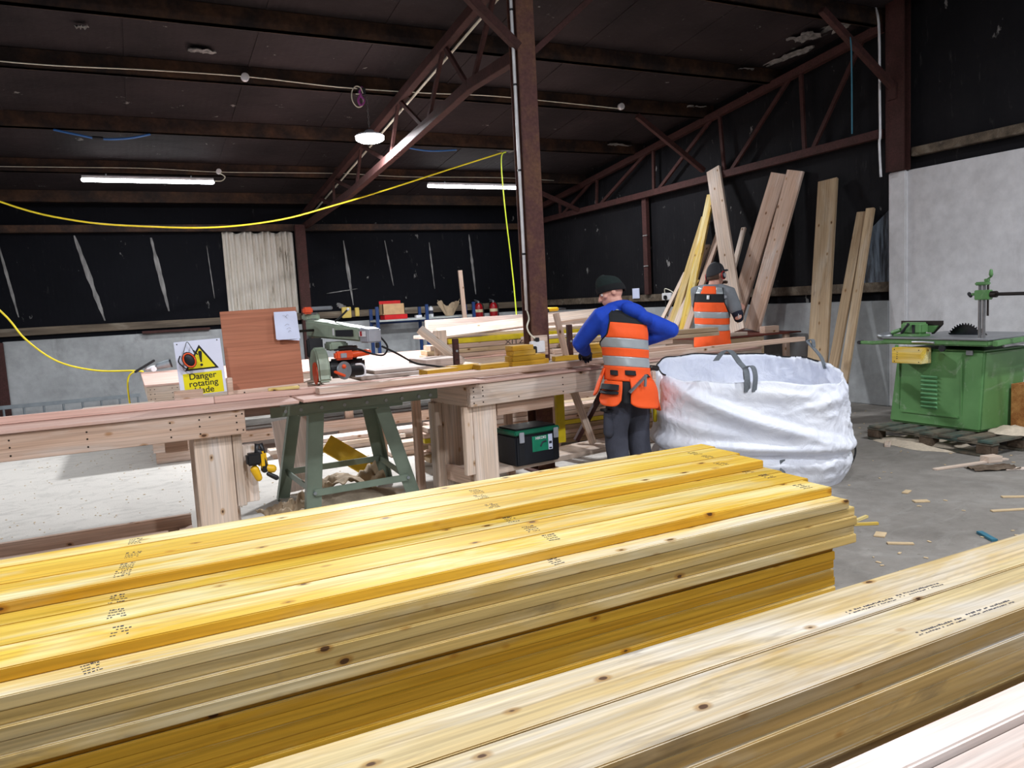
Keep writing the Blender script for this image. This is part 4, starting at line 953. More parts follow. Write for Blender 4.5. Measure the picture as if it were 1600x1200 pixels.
for i in range(2):
    plank('short_beam', 'spruce', 2.02+.03*i, 2.45, 5.86+.1*i, 5.95+.1*i, .83-.0, .875, label=('near', 'far')[i]+' short timber end under the right end of the saw stand', group='timber ends at the saw stand', cat='timber') if 0 else None
# litter under the saw stand
plain('yellow_card', srgb(222, 180, 40), .6)
stick('leaning_board', 'yellow_card', (1.46, 6.62, .37), (1.92, 6.5, .02), .18, .02, (.2, -.8, .5), label='mustard yellow board leaning under the saw stand', cat='board')
stick('leaning_board', 'pine_white', (1.16, 6.60, .62), (1.20, 6.50, .02), .30, .02, (.15, -1, .1), label='pale printed panel with yellow edge standing under the saw stand', cat='board')
def heap(name, label, cat, c, rx, ry, h, mat, seed, kind=None):
    def f(u, v):
        a = u*2*math.pi; r_ = 1-v
        n_ = noise.noise(V((math.cos(a)*2+seed, math.sin(a)*2, v*3)))
        rr = r_*(1+.25*n_)
        return V((c[0]+rx*rr*math.cos(a), c[1]+ry*rr*math.sin(a), .002+h*(1-r_**1.5)*(1+.3*n_)*(v > 0)))
    return put(G().grid(f, 36, 12, wrap=True).build(name, mat, smooth=True), label, cat, None, kind)
heap('sawdust_heap', 'sawdust heaped on the floor under the saw stand', 'sawdust', (1.45, 5.95), .45, .35, .10, 'sawdust', 3, 'stuff')
def crumple(name, label, c, s, mat, seed, h=.1, rz=0):
    rn = seed*7.3
    def f(u, v):
        x, y = (u-.5)*s[0], (v-.5)*s[1]; z = noise.noise(V((u*3+rn, v*3, seed)))*h+abs(noise.noise(V((u*6+rn, v*6, 2))))*h*.6
        return V((c[0]+x*math.cos(rz)-y*math.sin(rz), c[1]+x*math.sin(rz)+y*math.cos(rz), c[2]+max(.003, z+h*.4)))
    return put(G().grid(f, 20, 20).build(name, mat, smooth=True, solid=.003), label, 'paper')
crumple('kraft_paper', 'crumpled brown paper sack on the sawdust under the saw stand', (1.50, 6.0, .10), (.5, .4), 'kraft_paper', 1, .13)
crumple('kraft_paper', 'crumpled pale paper by the left foot of the saw stand', (.93, 5.75, 0), (.34, .26), 'kraft_paper', 2, .13, .4)

# ------------------------------------------------------------------ back of the shed
sh = thing('steel_shelf', 'blue steel shelving frame with grey boards against the back wall', 'shelf', (5.3, 14.4, 0))
for x in (4.28, 5.28, 6.28):
    for y in (14.2, 14.62): P('post', 'blue_paint', x-.03, x+.03, y-.02, y+.02, .003, 1.54 if y < 14.5 else 1.5, sh, bevel=.002)
for z in (.25, 1.25):
    for a, b in ((4.30, 5.255), (5.305, 6.26)): P('shelf_board', 'shelf_grey', a-.05, b+.05 if b > 6 else b, 14.225, 14.60, z, z+.035, sh)
P('back_rail', 'blue_paint', 4.3, 6.3, 14.645, 14.66, 1.2, 1.25, sh)
rbx = thing('parts_box', 'open red and brown cardboard parts box tilted on the shelf', 'box', (4.66, 14.4, 1.286))
G().box((-.22, -.14, .0), (.24, .14, .09)).build('lower_tray', 'red_plastic', rbx, bevel=.004)
q = Matrix.Rotation(R(28), 3, 'X'); g = G()
g.box((-.24, -.12, .11), (.2, -.10, .30)); g.box((-.24, -.12, .11), (-.225, .1, .30)); g.box((.185, -.12, .11), (.2, .1, .30)); g.box((-.24, .085, .11), (.2, .1, .30)); g.box((-.24, -.12, .095), (.2, .1, .11))
g.build('tilted_tray', 'cardboard', rbx, bevel=.002)
G().box((-.235, .101, .2), (.195, .115, .36)).build('red_end', 'red_plastic', rbx, bevel=.002)
cn = thing('spray_can', 'pale printed can standing on the shelf', 'can', (5.43, 14.38, 1.286))
G().cyl((0, 0, 0), (0, 0, .19), .048, n=24).build('body', 'white_plastic', cn, bevel=.005); G().cyl((0, 0, .19), (0, 0, .215), .035, .02, 20).build('cap', 'galvanised', cn)
G().loft([((0, 0, .06), .0486), ((0, 0, .13), .0486)], 24, cap=False).build('label_band', 'ink', cn)
def pbag(u, v):
    a = u*2*math.pi; op = .42+.85*v*abs(math.cos(a))
    return V((.19*op*math.cos(a)+.02*math.sin(9*a)*v, .10*(.5+.5*v)*math.sin(a), .004+v*(.15+.15*abs(math.cos(a))+.035*math.sin(7*a+1))))
pb = put(G().grid(pbag, 44, 12, wrap=True).build('paper_bag', 'kraft_paper', smooth=False, solid=.004), 'torn open brown paper bag on the shelf', 'bag'); pb.location = (5.83, 14.4, 1.286)
for i, (x, s) in enumerate(((5.16, 'white'), (5.36, 'grey'))):
    put(G().box((x-.06, 14.32, 1.286), (x+.06, 14.42, 1.34)).build('small_carton', 'white_plastic' if i == 0 else 'shelf_grey', bevel=.004, center=True), 'tiny ' + s + ' carton on the shelf ' + ('left of' if i == 0 else 'behind') + ' the middle blue post', 'carton')
for i, (x, s) in enumerate(((6.60, 'left'), (6.94, 'right'))):
    e = thing('fire_extinguisher', s + ' one of the two red fire extinguishers on the back wall', 'extinguisher', (x, 14.66, 1.02), 0, 'fire extinguishers')
    G().loft([((0, 0, 0), .075), ((0, 0, .02), .085), ((0, 0, .40), .085), ((0, 0, .46), .065), ((0, 0, .49), .03)], 24).build('cylinder', 'red_paint', e, smooth=True)
    G().cyl((0, 0, .49), (0, 0, .53), .022, n=14).build('valve', 'galvanised', e)
    g = G(); g.bar((-.0, 0, .535), (-.10, -.02, .56), .02, .01); g.bar((-.0, 0, .52), (-.09, -.02, .52), .02, .01); g.build('lever', 'galvanised', e, bevel=.002)
    G().tube([(.02, 0, .51), (.09, -.01, .45), (.10, -.02, .3), (.095, -.02, .12)], .011).build('hose', 'dark_rubber', e, smooth=True)
    G().loft([((0, 0, .30), .0862), ((0, 0, .36), .0862)], 24, cap=False).build('cream_label', plain('cream_label', srgb(214, 200, 160), .5), e)
    G().loft([((0, 0, .10), .0862), ((0, 0, .14), .0862)], 24, cap=False).build('label', 'paper', e)
    G().box((-.05, .086, .1), (.05, .108, .5)).build('wall_bracket', 'dark_steel', e)
sk2 = thing('wall_socket', 'pale yellow socket boxes on the back rail left of the shelving', 'socket', (3.95, 14.92, 1.45))
G().box((-.16, -.04, -.09), (.02, .015, .12)).build('box', plain('cream_plastic', srgb(206, 180, 90), .5), sk2, bevel=.008); G().box((.10, -.04, -.07), (.18, .015, .1)).build('box', 'cream_plastic', sk2, bevel=.008)
stick('upright_plank', 'spruce', (6.08, 14.08, .0), (5.98, 14.08, 2.17), .085, .04, (0, -1, 0), label='tall thin plank standing upright in front of the shelving', group='upright planks at the back')
stick('upright_batten', 'spruce_pale', (8.0, 13.6, .0), (8.02, 13.62, 1.18), .09, .05, (0, -1, 0), label='short upright batten in the far corner right of the column', group='upright planks at the back')
ld = thing('ladder', 'grey aluminium ladder lying on edge against the back dado at the far left', 'ladder', (-1.0, 14.3, 0))
for z in (.28, .52):
    G().box((-2.2, 14.28, z-.035-.24), (.12, 14.32, z+.025-.24)).build('rail', 'galvanised', ld, world=True, bevel=.004)
for i in range(9):
    x = -2.1+i*.272; G().cyl((x, 14.3, .02), (x, 14.3, .30), .016, n=10).build('rung', 'galvanised', ld, world=True)
tr = thing('torch', 'grey and black work torch lying on the corner of the back table', 'torch', (0.312, 10.911, 0.839))
G().limb([((0.2, 10.911, 0.895), .028), ((0.312, 10.911, 0.908), .028)], 14).build('handle', 'white_plastic', tr, world=True, smooth=True)
G().cyl((0.312, 10.911, 0.914), (0.474, 10.899, 0.945), .04, .055, 20).build('head', 'galvanised', tr, world=True, bevel=.006)
G().cyl((0.474, 10.899, 0.945), (0.493, 10.898, 0.949), .058, n=20).build('lens_ring', 'black_plastic', tr, world=True)
G().bar((0.05, 10.874, 0.864), (0.299, 10.874, 1.001), .05, .03).build('stand_flap', 'black_plastic', tr, world=True, bevel=.006)
G().cyl((0.274, 10.799, 0.889), (0.274, 10.836, 0.889), .034, n=20).build('knob', 'white_plastic', tr, world=True, bevel=.004)
cd = thing('cordless_drill', 'small yellow cordless drill lying on the far boards right of the column', 'drill', (5.743, 10.068, 1.311))
G().limb([((5.656, 10.068, 1.355), .035), ((5.817, 10.068, 1.355), .03)], 12).build('motor_housing', 'yellow_plastic_tool', cd, world=True, smooth=True)
G().limb([((5.842, 10.068, 1.355), .018), ((5.966, 10.068, 1.355), .01)], 10).build('chuck', 'black_plastic', cd, world=True, smooth=True)
G().box((5.569, 10.031, 1.312), (5.668, 10.106, 1.373)).build('battery', 'black_plastic', cd, world=True, bevel=.008)

# ------------------------------------------------------------------ boards leaning on the gable wall
LG = 'boards leaning on the gable wall'
tc = thing('cutting_table', 'small table topped with red brown ply beside the leaning boards', 'table', (7.3, 7.9, 0))
P('top', 'red_ply', 6.45, 8.05, 7.45, 8.75, .89, .91, tc)
P('front_box', 'old_board', 6.6, 7.4, 7.47, 7.52, .30, .888, tc); P('side_box', 'spruce_pale', 6.6, 6.65, 7.53, 8.5, .30, .888, tc, 'y')
for x, y in ((6.6, 7.5), (7.8, 7.5), (6.6, 8.6), (7.8, 8.6)): P('leg', 'spruce', x, x+.09, y, y+.05, .003, .888, tc, 'z')
plank('timber_offcut', 'spruce_pale', 6.85, 7.15, 7.5, 7.6, .911, .955, label='pale block lying on the red brown table', group='offcuts on the red brown table')
plank('timber_offcut', 'spruce', 7.5, 7.75, 7.55, 7.65, .911, 1.0, label='square tan block at the right end of the red brown table', group='offcuts on the red brown table')
F = (-1, -.25, .15)
def lean(name, mat, pb_, pt_, wd, th, label): return stick(name, mat, pb_, pt_, wd, th, F, label=label, group=LG)
lean('leaning_board', 'spruce', (7.80, 8.50, .935), (8.19, 7.93, 3.05), .24, .045, 'grey tan board leaning at the middle of the gable wall, left of a pair')
lean('leaning_board', 'spruce', (7.78, 8.08, .935), (8.15, 7.60, 3.03), .24, .045, 'stained tan board leaning at the middle of the gable wall, right of a pair')
lean('leaning_board', 'spruce_pale', (7.50, 8.05, .935), (8.03, 9.06, 3.30), .225, .045, 'tall pale board slanting left, held by the worker in the cap')
lean('leaning_board', 'old_board', (7.36, 6.62, .002), (8.13, 7.06, 2.82), .25, .045, 'wide single board standing alone between the pair and the concrete wall')
lean('leaning_board', 'old_board', (7.35, 6.46, .002), (8.17, 6.59, 2.36), .115, .045, 'narrow weathered board nearest the concrete wall, left of two')
lean('leaning_board', 'old_board', (7.42, 6.32, .002), (8.17, 6.47, 2.39), .10, .045, 'narrow weathered board nearest the concrete wall, right of two')
lean('leaning_board', 'yellow_timber', (7.1, 9.08, .002), (8.16, 9.27, 2.96), .13, .045, 'tallest yellow board leaning left of the worker in the cap')
lean('leaning_board', 'yellow_dusty', (6.98, 9.38, .002), (8.15, 9.40, 2.64), .13, .045, 'second yellow board leaning left of the worker in the cap')
lean('leaning_board', 'spruce_pale', (6.8, 9.18, .002), (8.14, 9.36, 2.21), .11, .04, 'pale board leaning just left of the worker in the cap')
lean('leaning_board', 'spruce', (6.9, 8.95, .002), (8.18, 9.10, 2.44), .10, .04, 'tan board behind the head of the worker in the cap')
lean('leaning_board', 'spruce_pale', (7.0, 8.30, .002), (8.18, 8.61, 2.39), .07, .04, 'thin pale board peeping out behind the tall slanting board')
lean('leaning_board', 'spruce_pale', (6.6, 9.52, .002), (8.17, 9.93, 1.82), .07, .04, 'leftmost thin pale board leaning by the wall socket')
lean('leaning_board', 'yellow_timber', (6.72, 9.30, .002), (8.08, 9.52, 1.68), .05, .03, 'thin orange yellow strip among the left group of leaning boards')
lean('leaning_board', 'spruce', (6.62, 9.42, .002), (8.10, 9.70, 1.76), .07, .03, 'short tan strip among the left group of leaning boards')
put(G().box((8.16, 11.2, 1.44), (8.175, 11.4, 1.62)).build('card', 'paper', bevel=.002), 'small pale card tucked on the gable rail behind the green beanie', 'card')
so = thing('wall_socket', 'white double socket on the gable rail with a black plug in it', 'socket', (8.17, 10.38, 1.45))
G().box((-.05, -.13, -.06), (.008, .13, .06)).build('box', 'white_plastic', so, bevel=.008); G().box((-.085, -.02, -.045), (-.05, .05, .02)).build('plug', 'black_plastic', so, bevel=.01)
G().tube([(-.07, 0, -.03), (-.08, -.02, -.2), (-.07, -.08, -.42)], .008).build('lead', 'dark_rubber', so, smooth=True)
G().tube([(-.02, .08, .06), (-.03, .06, .13), (-.02, -.06, .1), (-.02, -.2, .03)], .008).build('lead', 'white_cable', so, smooth=True)

# ------------------------------------------------------------------ green circular saw on its pallet
pl = thing('pallet', 'worn wooden pallet under the green saw bench', 'pallet', (6.75, 4.42, 0))
for x in (6.29, 6.72, 7.15):
    P('bottom_board', 'pallet_wood', x, x+.1, 3.84, 5.02, .002, .024, pl, 'y')
    for y in (3.84, 4.36, 4.90): P('block', 'pallet_block', x, x+.105, y, y+.13, .0245, .10, pl, bevel=.006)
    P('stringer', 'pallet_wood', x, x+.1, 3.83, 5.03, .1005, .119, pl, 'y')
for i in range(7):
    y = 3.83+i*.176; P('deck_board', 'pallet_wood', 6.28, 7.28, y, y+.12, .1195, .139, pl)
mc = thing('circular_saw_bench', 'green cast iron circular saw bench standing on a pallet', 'saw bench', (6.85, 4.55, .1395))
def body(u0, u1, v0, v1, z0, U0, U1, V0, V1, z1):
    g = G(); g.add([(u0, v0, z0), (u1, v0, z0), (u1, v1, z0), (u0, v1, z0), (U0, V0, z1), (U1, V0, z1), (U1, V1, z1), (U0, V1, z1)],
                   [(3, 2, 1, 0), (4, 5, 6, 7), (0, 1, 5, 4), (1, 2, 6, 5), (2, 3, 7, 6), (3, 0, 4, 7)]); return g
t_ = NT('machine_green'); v_ = t_.obj()
c_ = t_.ramp(t_.noise(v_, 3, 4), [(.3, srgb(82, 126, 74)), (.7, srgb(100, 146, 90))])
d_ = t_.noise(t_.map(v_, (2.2, 2.6, 2.2)), 1.6, 8, .72, 1.5)
c_ = t_.mix(t_.ramp(d_, [(.56, (0, 0, 0, 1)), (.74, (.6, .6, .6, 1))]), c_, srgb(176, 184, 168))
t_.out(c_); t_.set(.42, 0, .5); MATS['machine_green'] = t_.m
body(6.60, 7.15, 4.13, 5.03, .141, 6.62, 7.28, 4.10, 4.95, .86).build('cabinet', 'machine_green', mc, world=True, bevel=.02, seg=3)
G().box((6.592, 4.32, .24), (6.62, 4.90, .27)).build('plinth_moulding', 'machine_green', mc, world=True, bevel=.008)
for y in (4.30, 4.92): G().box((6.60, y-.008, .27), (6.612, y+.008, .80)).build('panel_edge', 'machine_green', mc, world=True, bevel=.004)
for i in range(8):
    z = .335+i*.040
    g = G(); g.prism([(6.602, z), (6.578, z-.008), (6.602, z-.028)], 1, 4.525, 4.685); g.build('louvre', plain('louvre_green', srgb(120, 176, 128), .3), mc, world=True, bevel=.003)
tbx = G().box((6.52, 4.02, .905), (7.48, 5.04, .955)); tbx.build('table_apron', 'machine_green', mc, world=True, bevel=.012)
G().box((6.515, 4.015, .9555), (7.485, 5.045, .968)).build('table_top', 'cast_iron', mc, world=True, bevel=.004)
G().prism([(4.95, .905), (4.95, .945), (5.18, .925), (5.34, .925), (5.34, .895), (5.18, .89)], 0, 6.545, 6.60).build('rail_arm', 'machine_green', mc, world=True, bevel=.008)
G().cyl((6.54, 5.325, .91), (6.61, 5.325, .91), .018, n=16).build('arm_pin', 'black_plastic', mc, world=True)
G().box((6.5, 4.86, .862), (6.52, 4.89, .90)).build('bracket', 'machine_green', mc, world=True, bevel=.004)
G().cyl((6.516, 4.42, .88), (6.50, 4.42, .88), .03, n=20).build('knob_hole', 'black_plastic', mc, world=True)
put(G().tube([(6.518, 4.72, .93), (6.515, 4.6, .932), (6.516, 4.5, .928)], .012).build('bare_patch', 'cast_iron', mc, world=True), None)
# right hand sliding rail, scrap tray
G().bar((6.55, 3.98, .93), (7.45, 3.99, .945), .04, .05).build('side_rail', 'machine_green', mc, world=True, bevel=.006)
G().bar((6.62, 3.95, .905), (7.35, 3.95, .925), .02, .02).build('side_rod', 'steel', mc, world=True, bevel=.004)
# fence unit
fy = 4.87
G().box((6.66, fy-.14, .9685), (6.80, fy+.16, .99)).build('fence_foot', 'machine_green', mc, world=True, bevel=.006)
G().box((6.68, fy-.12, .99), (6.80, fy+.10, 1.10)).build('fence_body', 'machine_green', mc, world=True, bevel=.018, seg=3)
g = G(); g.prism([(fy+.19, 1.11), (fy-.24, 1.11), (fy-.24, 1.075), (fy-.15, .985), (fy-.13, .985), (fy-.13, 1.04), (fy+.19, 1.04)], 0, 6.82, 6.84)
g.build('fence_plate', 'dark_steel', mc, world=True, bevel=.002)
g = G(); g.prism([(fy-.10, 1.065), (fy-.21, 1.065), (fy-.155, 1.0), (fy-.10, 1.0)], 0, 6.80, 6.82); g.build('fence_web', 'machine_green', mc, world=True, bevel=.002)
G().limb([((6.66, fy+.06, 1.01), .016), ((6.65, fy+.02, 1.05), .012), ((6.65, fy-.01, 1.085), .014)], 10).build('clamp_lever', 'black_plastic', mc, world=True, smooth=True)
G().cyl((6.70, fy+.10, 1.03), (6.70, fy+.2, 1.0), .02, n=14).build('clamp_grip', 'machine_green', mc, world=True, bevel=.004)
G().box((6.672, fy-.06, 1.0), (6.68, fy-.035, 1.08)).build('slot', 'black_plastic', mc, world=True)
G().ball((6.72, fy+.27, .968), (.1, .09, .04)).build('dust_hood', 'cast_iron', mc, world=True, smooth=True)
# blade: toothed disc
bl = []; bc = (4.53, .895); NTH = 40; br = .185
for i in range(NTH):
    a0 = 2*math.pi*i/NTH
    for f, r_ in ((0, br), (.35, br*.985), (.55, br*.90), (.95, br*.93)):
        a = a0+f*2*math.pi/NTH; bl.append((bc[0]+r_*math.cos(a), bc[1]+r_*math.sin(a)))
G().prism(bl, 0, 7.00, 7.004).build('saw_blade', plain('blade_steel', srgb(70, 74, 80), .22, 1.0, .5, .15, 30), mc, world=True)
g = G(); g.prism([(4.36, .968), (4.32, .968), (4.38, 1.03), (4.41, 1.03)], 0, 6.998, 7.006); g.build('riving_knife', 'dark_steel', mc, world=True)
# overarm guard post
px_, py_ = 6.66, 4.16
for dy in (-.018, .018): G().cyl((px_, py_+dy, .968), (px_, py_+dy, 1.44), .0135, n=14).build('guard_column', 'steel', mc, world=True)
G().cyl((px_+.01, py_-.045, 1.16), (px_+.01, py_-.045, 1.44), .009, n=12).build('screw_rod', 'dark_steel', mc, world=True)
G().box((px_-.035, py_-.075, 1.30), (px_+.035, py_+.05, 1.385)).build('guard_block', 'machine_green', mc, world=True, bevel=.006)
G().box((px_-.03, py_-.06, 1.425), (px_+.03, py_+.05, 1.455)).build('top_clamp', 'machine_green', mc, world=True, bevel=.008)
G().box((px_-.018, py_-.06, 1.455), (px_+.018, py_-.025, 1.48)).build('crank_hub', 'machine_green', mc, world=True, bevel=.004)
G().bar((px_, py_-.045, 1.475), (px_, py_-.075, 1.495), .015, .012).build('crank_arm', 'machine_green', mc, world=True, bevel=.003)
G().loft([((px_, py_-.075, 1.49), .008), ((px_, py_-.075, 1.515), .017), ((px_, py_-.075, 1.55), .013), ((px_, py_-.075, 1.56), .006)], 14).build('crank_handle', 'machine_green', mc, world=True, smooth=True)
G().cyl((px_, py_-.075, 1.345), (px_, py_-.13, 1.345), .028, n=18).build('arm_collar', 'dark_steel', mc, world=True, bevel=.004)
G().cyl((px_, py_-.10, 1.345), (px_+.03, py_-1.3, 1.335), .015, n=14).build('guard_arm', 'dark_steel', mc, world=True)
G().limb([((px_, py_+.05, 1.35), .012), ((px_, py_+.085, 1.35), .012)], 10).build('lock_stem', 'machine_green', mc, world=True, smooth=True)
G().limb([((px_, py_+.10, 1.335), .014), ((px_, py_+.115, 1.355), .016)], 10).build('lock_knob', 'black_plastic', mc, world=True, smooth=True)
# yellow block screwed on the front
yb_ = P('timber_block', 'yellow_timber', 6.44, 6.59, 4.58, 4.875, .735, .88, mc, 'y')
stamp(yb_, -.09, -.0752, 0, .02, .08, 0, 77).rotation_euler = (R(90), 0, 0)
put(yb_, 'yellow timber block screwed on the front of the green saw')
yb_.children[0].rotation_euler = (R(-90), 0, R(180)); yb_.children[0].location = (.09, .0755, 0)
screws(yb_, [(y, .075, z) for y in (-.13, .12) for z in (-.055, .055)], (0, 1, 0))

G().box((6.60, 4.2, .82), (6.61, 4.26, .86)).build('rating_plate', 'cast_iron', mc, world=True)
ob = thing('osb_box', 'rough chipboard box beside the green saw at the right edge', 'box', (7.1, 4.0, .14))
G().box((6.98, 3.55, .14), (7.0, 4.09, .54)).build('front_panel', 'osb', ob, world=True, bevel=.002); G().box((7.0, 4.07, .14), (7.5, 4.09, .54)).build('side_panel', 'osb', ob, world=True, bevel=.002)
G().box((7.48, 3.55, .14), (7.5, 4.07, .54)).build('back_panel', 'osb', ob, world=True, bevel=.002); G().box((7.0, 3.55, .14), (7.48, 3.57, .54)).build('side_panel', 'osb', ob, world=True, bevel=.002)
for i in range(4):
    y0 = 4.04-.13*i
    stick('wood_scrap', 'spruce_pale', (7.06+.04*i, y0, .30), (7.02+.02*i, y0-.1+.04*i, .60), .08, .018, (-1, 0, 0), label='pale wood scrap sticking up out of the chipboard box, ' + ('leftmost', 'second', 'third', 'rightmost')[i], group='scraps in the chipboard box', cat='scrap')
heap('sawdust_heap', 'sawdust spilled over the pallet in front of the chipboard box', 'sawdust', (6.80, 3.95, .14), .16, .20, .06, 'sawdust', 9, 'stuff').location = (0, 0, .139)

# ------------------------------------------------------------------ white bulk bag
bx, by = 4.33, 4.56
bg = thing('bulk_bag', 'white woven bulk bag standing open behind the yellow stack', 'bag', (bx, by, 0))
A = V((.896, -.445, 0)); B = V((.445, .896, 0))
def ridge(p): return 1-abs(noise.noise(p))*2
BAGF = ((-.42, .70, -.55, .075, .045, .30), (-.1, .56, -.42, .07, .05, .36), (.25, .44, -.30, .06, .04, .30), (-.45, .50, -.28, .06, .04, .28), (.05, .74, -.16, .05, .022, .4), (.45, .66, .25, .05, .03, .22), (-.2, .36, -.12, .04, .03, .4))
def bagpt(u, t, inner=False):
    a = u*2*math.pi; ca, sa = math.cos(a), math.sin(a)
    e = 2/2.7
    sx = math.copysign(abs(ca)**e, ca); sy = math.copysign(abs(sa)**e, sa)
    prof = 1+.05*math.sin(t*math.pi*1.0)-.04*(t > .9)*(t-.9)*10*.5-.10*max(0, .10-t)*10*.4
    hx, hy = .715*prof, .47*prof
    # top height: back rim highest, front sags, right corner puckered
    zt = .93+.05*sa-.09*max(0, ca)*(1-.4*max(0, sa))-.06*max(0, -sa)+.012*math.sin(a*3+1)+.006*math.sin(a*11)
    z = zt*t
    p = V((bx, by, z))+A*(hx*sx)+B*(hy*sy)
    nrm = (A*sx/hx+B*sy/hy).normalized()
    Lx = (p-V((bx, by, 0))).dot(A)
    amp = math.sin(min(1, t*4)*math.pi/2)
    d = .030*noise.noise(V((a*1.1, z*1.6, 3.3)))+.012*noise.noise(V((a*3+1, z*4, 9.1)))
    for L0, z0, sl, wd_, am, rng in BAGF:                             # long soft folds, sharp on one side
        q = (z-(z0+sl*(Lx-L0)))/wd_
        win = math.exp(-((Lx-L0)/rng)**2)*(1 if sa < .35 else .3)
        d += am*win*(math.exp(-q*q*(4 if q > 0 else .8)))
    right = 1/(1+math.exp(-(Lx-.25)*9))
    k1 = ridge(V((a*6+z*3, z*9-a*2, 2.7))); k2 = ridge(V((a*9-z*6, z*13+a*3, 6.1)))
    d += amp*right*(.016*max(0, k1)**2+.008*max(0, k2)**2)+amp*(1-right)*.006*max(0, k2)**3
    d = d*amp if am else d
    zc = .27-.06*Lx
    d += amp*(-.03*math.exp(-((z-zc)/.022)**2)+.035*math.exp(-((z-zc-.06)/.05)**2)+.02*math.exp(-((z-zc+.07)/.04)**2))
    if inner: d -= .012
    return p+nrm*d
g = G(); NU, NV = 240, 90
def whole(u, v):
    if v < .72: return bagpt(u, v/.72)
    t = 1-(v-.72)/.28*.75
    p = bagpt(u, max(t, .3), True)
    if v > .985:
        c = V((bx, by, p.z)); return c+(p-c)*(1-(v-.985)/.015)
    return p
g.grid(whole, NU, NV, wrap=True); g.add([whole(u/NU, 0) for u in range(NU)], [tuple(range(NU))])
g.build('body', 'bag_fabric', bg, world=True, smooth=True)
rim = [bagpt(u/60, .992)+V((0, 0, .004)) for u in range(4, 34)]
G().tube(rim, .006, 6, 2).build('rim_cord', 'dark_rubber', bg, world=True, smooth=True)
def strap(pts, wd, name='lifting_loop', n=5):
    P_ = spline(pts, n); g = G(); w = A*.7+B*.3 if name != 'side' else A
    for i in range(len(P_)-1):
        pass
    L = [p-w.normalized()*wd/2 for p in P_]; Q = [p+w.normalized()*wd/2 for p in P_]; m = len(P_)
    g.add(L+Q, [(i, i+1, m+i+1, m+i) for i in range(m-1)])
    return g.build(name, 'grey_strap', bg, world=True, solid=.006)
c0 = bagpt(.73, 1.0)+V((0, 0, .0)); f0 = bagpt(.73, .985)
strap([f0-B*.02-V((0, 0, .06)), f0-B*.03+V((0, 0, .03)), f0+V((0, 0, .10)), f0+B*.04+V((0, 0, .15))-A*.03, f0+B*.02+V((0, 0, .24))-A*.10, f0+V((0, 0, .24))-A*.16, f0-B*.02+V((0, 0, .18))-A*.22], .05)
strap([f0+A*.05-B*.025-V((0, 0, .06)), f0+A*.06-B*.03+V((0, 0, .05)), f0+A*.05+V((0, 0, .12)), f0+A*.0+V((0, 0, .115)), f0-B*.0+A*.0+V((0, 0, .03))], .04)
f1 = bagpt(.045, .985)
strap([f1-V((0, 0, .04)), f1-A*.03+V((0, 0, .05)), f1-A*.09+V((0, 0, .13)), f1-A*.14+V((0, 0, .19)), f1-A*.10+V((0, 0, .20)), f1-A*.09+V((0, 0, .14))], .035)
f2 = bagpt(.76, .30); f3 = bagpt(.76, .05)
strap([f2-B*.012, (f2+f3)/2-B*.03, f3-B*.03], .045, 'side_strap')
f4, f5, f6 = bagpt(.985, .33), bagpt(.98, .2), bagpt(.96, .03)
G().tube([f4+A*.01, f5+A*.035, f6+A*.01], .007).build('side_cord', 'dark_rubber', bg, world=True, smooth=True)
f4, f6 = bagpt(.52, .30), bagpt(.52, .03)
G().tube([f4-A*.01, (f4+f6)/2-A*.02, f6-A*.01], .006).build('side_cord', 'dark_rubber', bg, world=True, smooth=True)

# ------------------------------------------------------------------ chips and offcuts on the floor at the right
FG = 'chips and offcuts on the floor'
def chip(x, y, L, wd, rz, label, mat='chip', h=.008, nm='wood_chip'):
    o = G().box((-L/2, -wd/2, 0), (L/2, wd/2, h)).build(nm, mat, bevel=.001); o.location = (x, y, .001); o.rotation_euler = (0, 0, R(rz)); put(o, label, 'chip', FG); return o
chip(4.06, 3.30, .16, .022, 10, 'thin yellow stick by the end of the yellow stack, upper of two', 'yellow_timber', .016, 'wood_stick')
chip(4.0, 3.21, .15, .022, -28, 'thin yellow stick by the end of the yellow stack, lower of two', 'yellow_timber', .016, 'wood_stick')
chip(4.72, 3.35, .10, .05, -30, 'small pale chip midway between the bag and the front right stack')
chip(4.86, 3.56, .09, .04, 20, 'small pale chip just right of the white bag')
chip(5.27, 3.06, .15, .035, -35, 'pale lath piece near the right edge of the floor')
chip(4.94, 2.90, .22, .03, -25, 'longer pale lath piece at the right edge above the front stack')
chip(3.90, 3.03, .09, .06, 30, 'pale square chip below the yellow sticks')
chip(4.33, 2.66, .16, .035, 60, 'teal painted stick near the top edge of the front right stack', 'teal_cord', .014, 'wood_stick')
chip(3.85, 2.86, .14, .03, -40, 'tan sliver on the floor nearest the front right stack')
chip(5.97, 3.80, .75, .045, -9, 'long thin pale lath lying in front of the pallet', 'spruce_pale', .012, 'wood_lath')
chip(6.2, 3.42, .5, .045, -30, 'long thin pale lath by the right edge in front of the pallet', 'spruce_pale', .012, 'wood_lath')
chip(6.18, 3.77, .13, .09, -15, 'pale square block at the corner of the pallet', 'spruce_pale', .05, 'wood_block')
chip(6.18, 4.72, .2, .05, 35, 'pale offcut leaning at the left corner of the pallet', 'spruce_pale', .02, 'wood_block')
crumple('dirt_patch', 'dark crumpled rag of dirt on the floor in front of the pallet', (5.95, 3.62, 0), (.35, .16), 'pallet_block', 4, .03, -.5)
heap('sawdust_heap', 'pale sawdust spilled under the pallet of the green saw', 'sawdust', (6.45, 4.55, 0), .28, .5, .07, 'sawdust', 5, 'stuff')
rj = random.Random(44)
g = G()
